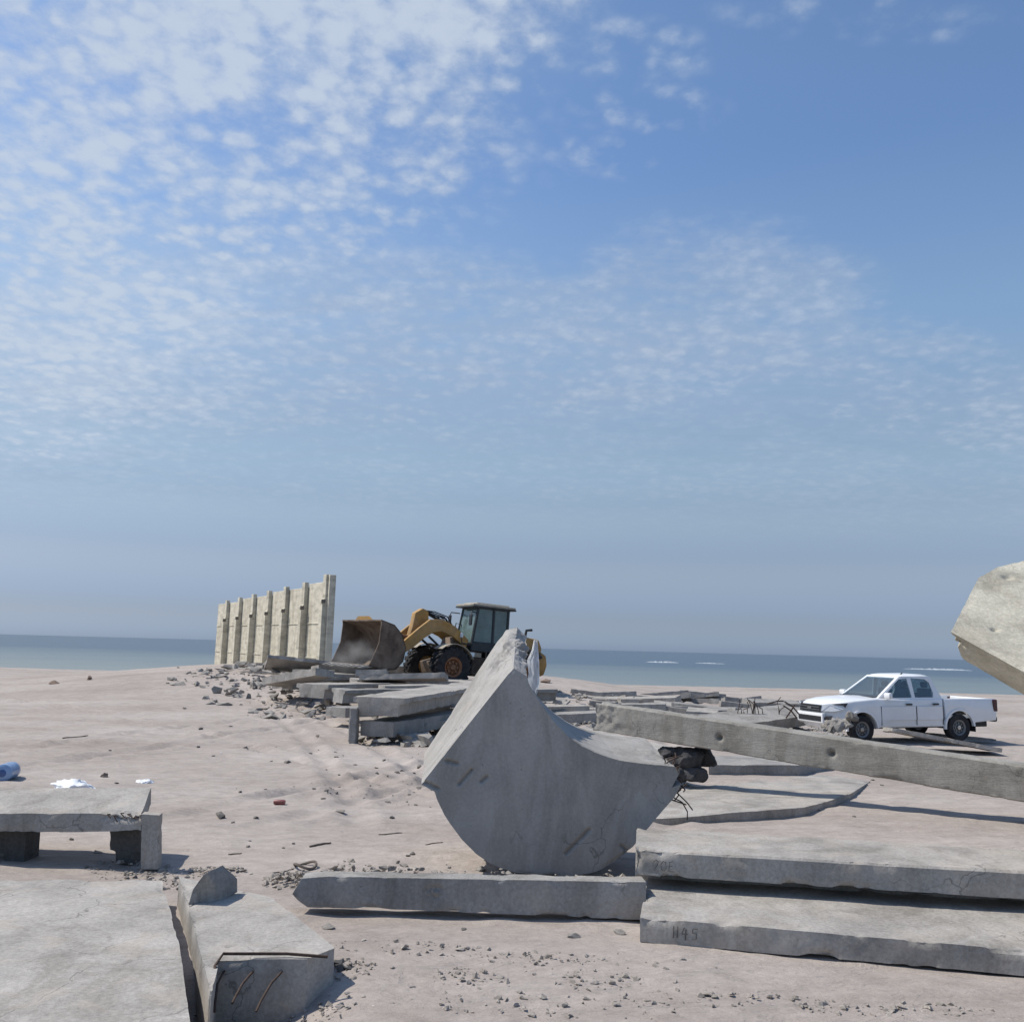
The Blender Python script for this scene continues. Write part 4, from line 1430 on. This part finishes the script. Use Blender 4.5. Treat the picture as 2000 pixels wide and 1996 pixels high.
# ================================================================== PICKUP
def pickup():
    phi = RAD(16)
    hx, hy = -math.cos(phi), -math.sin(phi)
    # front hub seen at (1678,1424), about 25 m off
    fw = at(1680, 1424, 25.0)
    lat = Vector((-hy, hx, 0))                    # driver's left
    org = Vector((fw.x, fw.y, 0)) - Vector((hx, hy, 0)) * 1.72 - lat * .80
    zf = fw.z - .37
    zr = at(1868, 1420, 25.85).z - .37
    R = thing('pickup_truck', 'white crew cab pickup parked on the sand in front of the sea', 'pickup', (org.x, org.y, zf + (zr - zf) * 1.72 / 3.09), math.atan2(hy, hx))
    R.rotation_euler = (0, math.atan2(zr - zf, 3.09), math.atan2(hy, hx))

    def P(name, mat, fn, par=R, sm=35):
        bm = bmesh.new()
        fn(bm)
        return link_mesh(name, bm, mat, par, sm)

    def arch(cx, r, a0=180, a1=0, n=12):
        return [(cx + r * math.cos(RAD(a0 + (a1 - a0) * k / n)), .37 + r * math.sin(RAD(a0 + (a1 - a0) * k / n))) for k in range(n + 1)]

    def shape(b):
        for v in b.verts:
            x, y, z = v.co
            k = 1.0
            if x > 1.6:
                t = min(1, (x - 1.6) / 1.05)
                k -= .17 * t * t
            if z > .95:
                k -= .30 * (z - .95)
            if z < .6:
                k -= .12 * (.6 - z)
            v.co.y *= k
            if x > 2.2 and abs(y) > .5:
                v.co.x -= .22 * (abs(y) - .5) / .4 * min(1, (x - 2.2) / .3)
            if z > 1.0 and x > 1.0:
                v.co.z += .035 * (1 - (y / .9) ** 2)
        bmesh.ops.recalc_face_normals(b, faces=b.faces)

    def body(bm):
        prof = [(-.90, .40)] + [(1.22, .40)] + arch(1.72, .46)[0:] + [(2.30, .40), (2.52, .36), (2.62, .44), (2.66, .62), (2.66, .82), (2.62, 1.0), (2.45, 1.06), (1.9, 1.12), (1.18, 1.17), (.4, 1.15), (-.90, 1.15)]
        b = bmesh.new()
        ys = [-.93, -.80, -.45, 0, .45, .80, .93]
        # build as slices so the flanks can curve
        rows = []
        for y in ys:
            rows.append([b.verts.new((x, y, z)) for x, z in prof])
        n = len(prof)
        for i in range(len(ys) - 1):
            for k in range(n):
                b.faces.new((rows[i][k], rows[i][(k + 1) % n], rows[i + 1][(k + 1) % n], rows[i + 1][k]))
        for r in (rows[0], rows[-1]):
            b.faces.new(r)
        bmesh.ops.recalc_face_normals(b, faces=b.faces)
        es = [e for e in b.edges if all(abs(abs(v.co.y) - .93) < .001 for v in e.verts) and e.calc_face_angle(0) > .5]
        bmesh.ops.bevel(b, geom=es, offset=.045, segments=3, affect='EDGES', profile=.5)
        shape(b)
        merge(bm, b)
    P('body', 'white_paint', body)

    def bed(bm):
        prof = [(-2.62, .62), (-2.64, 1.12), (-.94, 1.14), (-.94, .42), (-.94, .42)][:4]
        prof = [(-2.60, .55), (-2.64, .8), (-2.62, 1.13), (-.935, 1.15), (-.935, .42), (-.93, .42)][:5] + [(-1.37 + .46 * math.cos(a), .37 + .46 * math.sin(a)) for a in [RAD(8 + 164 * k / 12) for k in range(13)]] + [(-1.9, .50)]
        for s in (1, -1):
            b = prism_bm([(x, s * .93, z) for x, z in prof], (0, -s * .07, 0), .02, 2)
            for v in b.verts:
                if v.co.z > .95:
                    v.co.y *= 1 - .22 * (v.co.z - .95)
            merge(bm, b)
        box(bm, (-2.55, -.88, .62), (-.95, .88, .70))
        box(bm, (-1.0, -.88, .66), (-.94, .88, 1.14), .01)
    P('cargo_bed', 'white_paint', bed)
    P('tailgate', 'white_paint', lambda b: box(b, (-2.66, -.80, .62), (-2.59, .80, 1.12), .02))
    for xx in (1.72, -1.37):
        for s in (1, -1):
            def flare(b, xx=xx, s=s):
                o1 = [(xx + .50 * math.cos(RAD(a)), .37 + .50 * math.sin(RAD(a))) for a in range(-4, 186, 10)]
                o2 = [(xx + .45 * math.cos(RAD(a)), .37 + .45 * math.sin(RAD(a))) for a in range(-4, 186, 10)]
                yy = .935 if xx < 0 else .925
                sprism(b, o1 + o2[::-1], s * (yy - .06), s * (yy + .022), 0)
            P('wheel_arch', 'white_paint', flare)
    P('arch_liner', 'black', lambda b: [box(b, (xx - .5, -.80, .35), (xx + .5, .80, .83), .02) for xx in (-1.37,)] + [box(b, (-2.5, -.7, .36), (2.4, .7, .60), .02)])
    # greenhouse
    zb, zt = 1.14, 1.76
    lowx, topx = (1.20, -.92), (.30, -.66)

    def yat(z):
        return .845 - (z - zb) / (zt - zb) * .165

    fwin = [(.93, 1.18), (.78, 1.33), (.52, 1.55), (.36, 1.66), (.10, 1.69), (.06, 1.18)]
    rwin = [(-.04, 1.18), (-.03, 1.69), (-.48, 1.66), (-.60, 1.57), (-.66, 1.30), (-.62, 1.18)]

    def holed(bm, outer, holes, fmap, inward):
        b = bmesh.new()
        es = []
        for lp in [outer] + holes:
            vs = [b.verts.new((p[0], 0, p[1])) for p in lp]
            for i in range(len(vs)):
                es.append(b.edges.new((vs[i], vs[(i + 1) % len(vs)])))
        bmesh.ops.triangle_fill(b, edges=es, use_beauty=True)
        for v in b.verts:
            v.co = Vector(fmap(v.co.x, v.co.z))
        r = bmesh.ops.extrude_face_region(b, geom=b.faces[:])
        for v in [q for q in r['geom'] if isinstance(q, bmesh.types.BMVert)]:
            v.co += Vector(inward(v.co))
        bmesh.ops.recalc_face_normals(b, faces=b.faces)
        merge(bm, b)

    def house(bm):
        ztop = zt - .02
        xf = lambda z: lowx[0] + (topx[0] - lowx[0]) * (z - zb) / (zt - zb)
        xr = lambda z: lowx[1] + (topx[1] - lowx[1]) * (z - zb) / (zt - zb)
        for s in (1, -1):
            holed(bm, [(xf(zb) - .06, zb), (xf(ztop) - .06, ztop), (xr(ztop) + .02, ztop), (xr(zb) + .02, zb)], [fwin, rwin], lambda x, z, s=s: (x, s * yat(z), z), lambda c, s=s: (0, -s * .05, 0))
        w = lambda z: yat(z) - .01
        holed(bm, [(-w(zb), zb), (w(zb), zb), (w(ztop), ztop), (-w(ztop), ztop)], [[(-.72, zb + .05), (.72, zb + .05), (.575, ztop - .06), (-.575, ztop - .06)]], lambda x, z: (xf(z) - .02, x, z), lambda c: (-.04, 0, -.01))
        holed(bm, [(-w(zb), zb), (w(zb), zb), (w(ztop), ztop), (-w(ztop), ztop)], [[(-.66, zb + .12), (.66, zb + .12), (.54, ztop - .10), (-.54, ztop - .10)]], lambda x, z: (xr(z), x, z), lambda c: (.04, 0, 0))
        b = bmesh.new()
        lv = []
        for z, dx, dw in ((ztop - .015, 0, .004), (ztop + .02, -.03, -.04), (ztop + .045, -.16, -.16)):
            wx = yat(ztop) + dw
            x0_, x1_ = topx[0] + dx + .01, topx[1] - dx * .6 - .01
            c = .10
            lv.append([b.verts.new(p) for p in ((x0_, -wx + c, z), (x0_, wx - c, z), (x0_ - c, wx, z), (x1_ + c, wx, z), (x1_, wx - c, z), (x1_, -wx + c, z), (x1_ + c, -wx, z), (x0_ - c, -wx, z))])
        for i in range(2):
            for k in range(8):
                b.faces.new((lv[i][k], lv[i][(k + 1) % 8], lv[i + 1][(k + 1) % 8], lv[i + 1][k]))
        ctr = b.verts.new((-.2, 0, ztop + .07))
        for k in range(8):
            b.faces.new((lv[2][k], lv[2][(k + 1) % 8], ctr))
        b.faces.new(lv[0][::-1])
        bmesh.ops.recalc_face_normals(b, faces=b.faces)
        merge(bm, b)
    P('cabin', 'white_paint', house)
    P('dashboard', 'black', lambda b: (box(b, (.70, -.76, 1.15), (1.12, .76, 1.22), .03), box(b, (-.88, -.78, 1.153), (.72, .78, 1.165))))
    for xx, yy in ((-.02, .38), (-.02, -.38), (-.72, .36), (-.72, -.36)):
        P('seat', 'seatcloth', lambda b, x=xx, y=yy: (box(b, (x - .08, y - .24, 1.16), (x + .06, y + .24, 1.40), .04), box(b, (x - .07, y - .13, 1.42), (x + .03, y + .13, 1.58), .04)))
    P('steering_wheel', 'black', lambda b: tube(b, [(.50 + .04 * math.sin(a), .38 + .17 * math.cos(a), 1.27 + .15 * math.sin(a)) for a in [2 * math.pi * k / 16 for k in range(17)]], .015, 6))

    def sidewin(bm, pts, s, mat=None, off=.006, th=.01):
        b = bmesh.new()
        vs = [b.verts.new((x, s * (yat(z) + off), z)) for x, z in pts]
        f = b.faces.new(vs)
        r = bmesh.ops.extrude_face_region(b, geom=[f])
        for v in [g for g in r['geom'] if isinstance(g, bmesh.types.BMVert)]:
            v.co.y -= s * th
        bmesh.ops.recalc_face_normals(b, faces=b.faces)
        merge(bm, b)
    for s in (1, -1):
        # doors: thin proud skins with gaps between them
        for nm, xa, xb, win in (('front_door', .02, 1.12, fwin), ('rear_door', -.84, .0, rwin)):
            d = P(nm, 'white_paint', lambda b, s=s, xa=xa, xb=xb: merge(b, prism_bm([(xa + .008, s * .905, .46), (xb - .008, s * .905, .46), (xb - .008, s * .93, .62), (xb - .008, s * .93, .95), (xb - .008, s * .872, 1.13), (xa + .008, s * .872, 1.13), (xa + .008, s * .93, .95), (xa + .008, s * .93, .62)][0:0] or [(xa + .008, s * .9305, .60), (xb - .008, s * .9305, .60), (xb - .008, s * .9305, .95), (xa + .008, s * .9305, .95)], (0, s * .004, 0))))
            P('window', 'carglass', lambda b, s=s, win=win: sidewin(b, [(x * 1.0, z) for x, z in win], s, None, -.012, .006), d, None)
            hxp = xa + .12
            P('door_handle', 'black', lambda b, s=s, h=hxp: box(b, (h, s * .935 - .02, .985), (h + .2, s * .935 + .02, 1.03), .012), d)
        for gx in (1.12, .01, -.845):
            P('door_gap', 'black', lambda b, s=s, x=gx: box(b, (x - .005, s * .925 - .008, .46), (x + .005, s * .925 + .0065, .96)))
        P('door_mirror', 'white_paint' if s < 0 else 'white_paint', lambda b, s=s: (box(b, (.86, s * .97 - .12, 1.16), (.98, s * .97 + .12, 1.32), .04, 2)))
        hl = P('headlight', 'lamp', lambda b, s=s: merge(b, prism_bm([(2.66, s * .44, .84), (2.66, s * .44, .99), (2.55, s * .66, 1.03), (2.12, s * .845, 1.05), (2.22, s * .86, .90), (2.48, s * .79, .84)], (.012, s * .02, -.004))))
        P('headlight_eyebrow', 'black', lambda b, s=s: merge(b, prism_bm([(2.50, s * .72, 1.025), (2.10, s * .862, 1.055), (2.2, s * .875, .93), (2.24, s * .865, .99)], (.008, s * .012, .004))), hl)
        P('fog_lamp', 'black', lambda b, s=s: merge(b, prism_bm([(2.66, s * .50, .60), (2.62, s * .62, .71), (2.52, s * .78, .73), (2.56, s * .76, .62)], (.014, s * .012, 0))))
        P('tail_light', 'redlamp', lambda b, s=s: box(b, (-2.67, s * .885 - .055, .78), (-2.52, s * .885 + .055, 1.11), .02))
        P('mud_flap', 'black', lambda b, s=s: box(b, (-1.90, s * .82 - .1, .25), (-1.87, s * .82 + .1, .55)))
    P('windscreen', 'carglass', lambda b: merge(b, prism_bm([(1.125, -.73, 1.185), (1.125, .73, 1.185), (.385, .58, 1.695), (.385, -.58, 1.695)], (.006, 0, .009))), R, None)
    P('rear_window', 'carglass', lambda b: merge(b, prism_bm([(-.86, -.67, zb + .11), (-.86, .67, zb + .11), (-.715, .55, zt - .11), (-.715, -.55, zt - .11)], (.006, 0, 0))), R, None)
    P('grille', 'black', lambda b: (merge(b, prism_bm([(2.665, -.46, .80), (2.665, .46, .80), (2.655, .50, .99), (2.645, -.50, .99)], (.02, 0, 0)))))
    P('grille_bar', 'steelrim', lambda b: [box(b, (2.685, -.44, z), (2.695, .44, z + .018)) for z in (.85, .92)] + [box(b, (2.688, -.09, .87), (2.70, .09, .915), .004)])
    P('front_bumper', 'white_paint', lambda b: sprism(b, [(2.60, .46), (2.70, .52), (2.70, .78), (2.60, .78)], -.58, .58, .02))
    P('bumper_intake', 'black', lambda b: box(b, (2.69, -.52, .56), (2.712, .52, .70), .008))
    P('rear_bumper', 'black', lambda b: box(b, (-2.74, -.84, .50), (-2.60, .84, .64), .03))
    P('wiper_cowl', 'black', lambda b: box(b, (1.12, -.72, 1.175), (1.22, .72, 1.20), .008))
    P('roof_aerial', 'black', lambda b: tube(b, [(.1, .45, 1.77), (.02, .45, 1.83)], .015, 6))
    for x in (1.72, -1.37):
        for s in (1, -1):
            add_wheel(R, (x, s * .80, .37), .37, .25, .21, s, 'tyre', 'steelrim', 'chrome', 0, 32)


pickup()

# ================================================================== LITTER AND STONES
def lay(o, px, py, sink=.0):
    p = onz(px, py, 0)
    for _ in range(4):
        p = onz(px, py, gz(p.x, p.y))
    o.location = (p.x, p.y, gz(p.x, p.y) - sink)
    return o


# blue water bottle
bt = thing('water_bottle', 'large blue water bottle lying on the sand at the left edge', 'bottle')
lay(bt, 12, 1522, .01)
bt.rotation_euler = (0, 0, RAD(8))
bm = bmesh.new()
lathe_y(bm, [(0, -.19), (.10, -.19), (.135, -.17), (.14, -.1), (.13, -.05), (.14, 0), (.13, .06), (.14, .12), (.135, .2), (.08, .27), (.03, .30), (.03, .34), (0, .34)], 28, (0, 0, .13))
link_mesh('bottle_body', bm, 'plasticblue', bt, 40)
bm = bmesh.new()
lathe_y(bm, [(0, -.198), (.05, -.198), (.06, -.19), (.06, -.17)], 20, (0, 0, .13))
link_mesh('bottle_base', bm, 'bluedark', bt, 40)


def crumple(name, label, cat, px, py, sx, sy, sz, mat, seed):
    b = bmesh.new()
    bmesh.ops.create_icosphere(b, subdivisions=4, radius=1)
    co = np.array([v.co[:] for v in b.verts])
    k = 1 + .55 * fbm(co * 1.7 + seed, 3, seed) + .42 * np.abs(fbm(co * 4, 3, seed + 3)) - .1
    for v, q in zip(b.verts, k):
        v.co = Vector((v.co.x * sx * q, v.co.y * sy * q, max(v.co.z, -.25) * sz * q))
    o = link_mesh(name, b, mat, smooth=50, origin=False, loc=Vector((0, 0, 0)))
    tag(o, label, cat)
    return lay(o, px, py, .0)


crumple('plastic_bag', 'crumpled white sack lying on the sand behind the ribbed slab', 'bag', 143, 1541, .31, .2, .13, 'bag', 3)
crumple('plastic_bag', 'torn scrap of white plastic right of the white sack', 'bag', 283, 1528, .14, .1, .05, 'bag', 9)
crumple('plastic_bag', 'tiny brown paper scrap between the sack and the torn plastic', 'litter', 203, 1517, .06, .05, .06, 'wood', 12)
can = thing('drink_can', 'faded red can lying on the sand in the middle left', 'can')
lay(can, 545, 1571, .0)
can.rotation_euler = (0, 0, RAD(84))
bm = bmesh.new()
lathe_y(bm, [(0, -.085), (.03, -.085), (.036, -.07), (.036, .06), (.03, .075), (0, .075)], 20, (0, 0, .034))
link_mesh('can_body', bm, 'red', can, 40)
bm = bmesh.new()
lathe_y(bm, [(0, .077), (.025, .077), (.03, .07)], 16, (0, 0, .034))
link_mesh('can_top', bm, 'chrome', can, 40)
# tin ring
bm = bmesh.new()
tube(bm, [(math.cos(a) * .11, math.sin(a) * .10, .025 + .02 * math.sin(2 * a)) for a in [2 * math.pi * k / 24 for k in range(24)]] + [(.112, .004, .025)], .014, 6)
o = link_mesh('wire_ring', bm, 'wood', smooth=50, origin=False, loc=Vector((0, 0, 0)))
tag(o, 'small loop of cord lying on sand left of the low beam', 'cord')
lay(o, 596, 1694)


def stick(name, label, cat, a, c, r, mat, h=.02):
    p, q = onz(*a, 0), onz(*c, 0)
    rs = random.Random(int(a[0] * 7 + a[1]))
    n, pts = 6, []
    side = Vector((-(q - p).y, (q - p).x, 0)) * .06
    for i in range(n + 1):
        v = p.lerp(q, i / n) + side * rs.uniform(-1, 1)
        v.z = gz(v.x, v.y) + r * .35 + (h - .02)
        pts.append(v)
    bm = bmesh.new()
    tube(bm, pts, [r * .62 * k for k in (.7, 1, .95, .9, .85, .75, .45)], 7)
    return tag(link_mesh(name, bm, mat, smooth=50), label, cat)


stick('stick', 'straight grey stick lying on the open sand at the left', 'stick', (122, 1443), (173, 1440), .03, 'wood')
stick('driftwood', 'dark driftwood log on the crest by the water left of the wall', 'driftwood', (301, 1301), (328, 1299), .13, 'wood', .1)
stick('stick', 'short stick on the sand left of the cord loop', 'stick', (532, 1704), (573, 1699), .012, 'wood')
stick('stick', 'thin stick lying left of the base of the curved block', 'stick', (742, 1631), (785, 1622), .014, 'wood')
stick('stick', 'curved twig left of the rounded base of the curved block', 'stick', (830, 1649), (866, 1646), .012, 'wood')
stick('stick', 'dark stick on the sand above the wedge', 'stick', (446, 1668), (472, 1667), .014, 'wood')
stick('stick', 'forked dark stick in the middle of the sand left of the curved block', 'stick', (606, 1657), (648, 1649), .022, 'wood')
stick('rebar_pin', 'short dark peg lying on the sand right of the curved block', 'peg', (1315, 1642), (1323, 1620), .014, 'rebar')

SPOTS = [  # px, py, size, material, label or None
    (1066, 1362, .34, 'brownrock', 'brown boulder on the sand beside the tail of the loader'), (105, 1337, .24, 'brownrock', 'left of two brown boulders on the far sand'),
    (174, 1327, .24, 'brownrock', 'right of two brown boulders on the far sand near the water'),
    (430, 1597, .10, 'stone', 'largest dark stone on the open sand above the wedge'),
    (455, 1607, .035, 'stone', 0), (500, 1597, .045, 'stone', 0), (562, 1490, .10, 'stone', 'flat dark brick on the sand left of the curved block'),
    (664, 1586, .07, 'gravel', 'pale grey lump on the sand right of the red can'),
    (613, 1548, .04, 'stone', 0), (638, 1545, .045, 'stone', 0), (656, 1550, .04, 'stone', 0), (632, 1560, .045, 'stone', 0), (694, 1494, .05, 'stone', 0),
    (636, 1503, .045, 'stone', 0), (662, 1514, .04, 'stone', 0), (735, 1500, .05, 'stone', 0), (736, 1510, .05, 'stone', 0), (738, 1532, .04, 'stone', 0),
    (765, 1598, .06, 'stone', 0), (620, 1443, .06, 'stone', 0), (530, 1487, .04, 'stone', 0), (417, 1477, .05, 'stone', 0), (387, 1460, .07, 'stone', 0), (392, 1424, .08, 'stone', 0),
    (228, 1530, .05, 'stone', 0), (215, 1466, .05, 'stone', 0), (573, 1648, .03, 'stone', 0), (553, 1656, .025, 'stone', 0), (806, 1668, .05, 'stone', 0),
    (797, 1672, .03, 'stone', 0), (820, 1498, .08, 'stone', 0), (808, 1510, .05, 'stone', 0), (775, 1511, .05, 'stone', 0), (750, 1485, .05, 'stone', 0),
    (484, 1654, .03, 'stone', 0), (488, 1642, .03, 'gravel', 0), (140, 1640, .04, 'stone', 0), (190, 1665, .05, 'gravel', 0), (345, 1339, .1, 'stone', 0), (340, 1313, .09, 'brownrock', 0),
    (1645, 1545, .05, 'stone', 0), (1668, 1595, .04, 'stone', 0), (1705, 1524, .06, 'stone', 0), (1722, 1534, .05, 'stone', 0), (1600, 1583, .03, 'stone', 0),
    (360, 1386, .08, 'stone', 0), (450, 1420, .07, 'stone', 0), (432, 1470, .03, 'bag', 'small white chip on the sand left of centre'),
    (1275, 1708, .09, 'rubble', 'rounded pale stone under the right side of the curved block'), (940, 1700, .08, 'rubble', 'grey stone under the left side of the curved block'),
    (640, 1812, .06, 'rubble', 0), (205, 1803, .04, 'stone', 0), (222, 1780, .04, 'stone', 0), (905, 1815, .03, 'stone', 0), (1120, 1830, .05, 'rubble', 0), (1210, 1822, .06, 'rubble', 0),
]
rng = random.Random(77)
protos = {}
for px, py, s, mt, lab in SPOTS:
    key = (mt, rng.randrange(3))
    if lab or key not in protos:
        o = link_mesh('stone', chunk_bm(rng, 1, 1, .75, 15), mt, origin=False, loc=Vector((0, 0, 0)))
        if not lab:
            protos[key] = o
    else:
        o = protos[key].copy()
        COL.objects.link(o)
    for k in ('label', 'group'):
        if k in o:
            del o[k]
    if lab:
        tag(o, lab, 'stone')
    else:
        tag(o, 'small loose dark stone lying on the sand' if mt == 'stone' else ('small loose grey stone lying on the ground' if mt != 'brownrock' else 'small brown stone on the crest left of the wall'), 'stone', 'loose stones scattered on the sand: ' + {'stone': 'dark', 'brownrock': 'brown'}.get(mt, 'grey'))
    o.scale = (s * rng.uniform(.8, 1.4), s * rng.uniform(.7, 1.1), s * rng.uniform(.6, .95))
    o.rotation_euler = (0, 0, rng.uniform(0, 6.28))
    lay(o, px, py, -s * .15)
    if mt == 'rubble' or py > 1700:
        pass
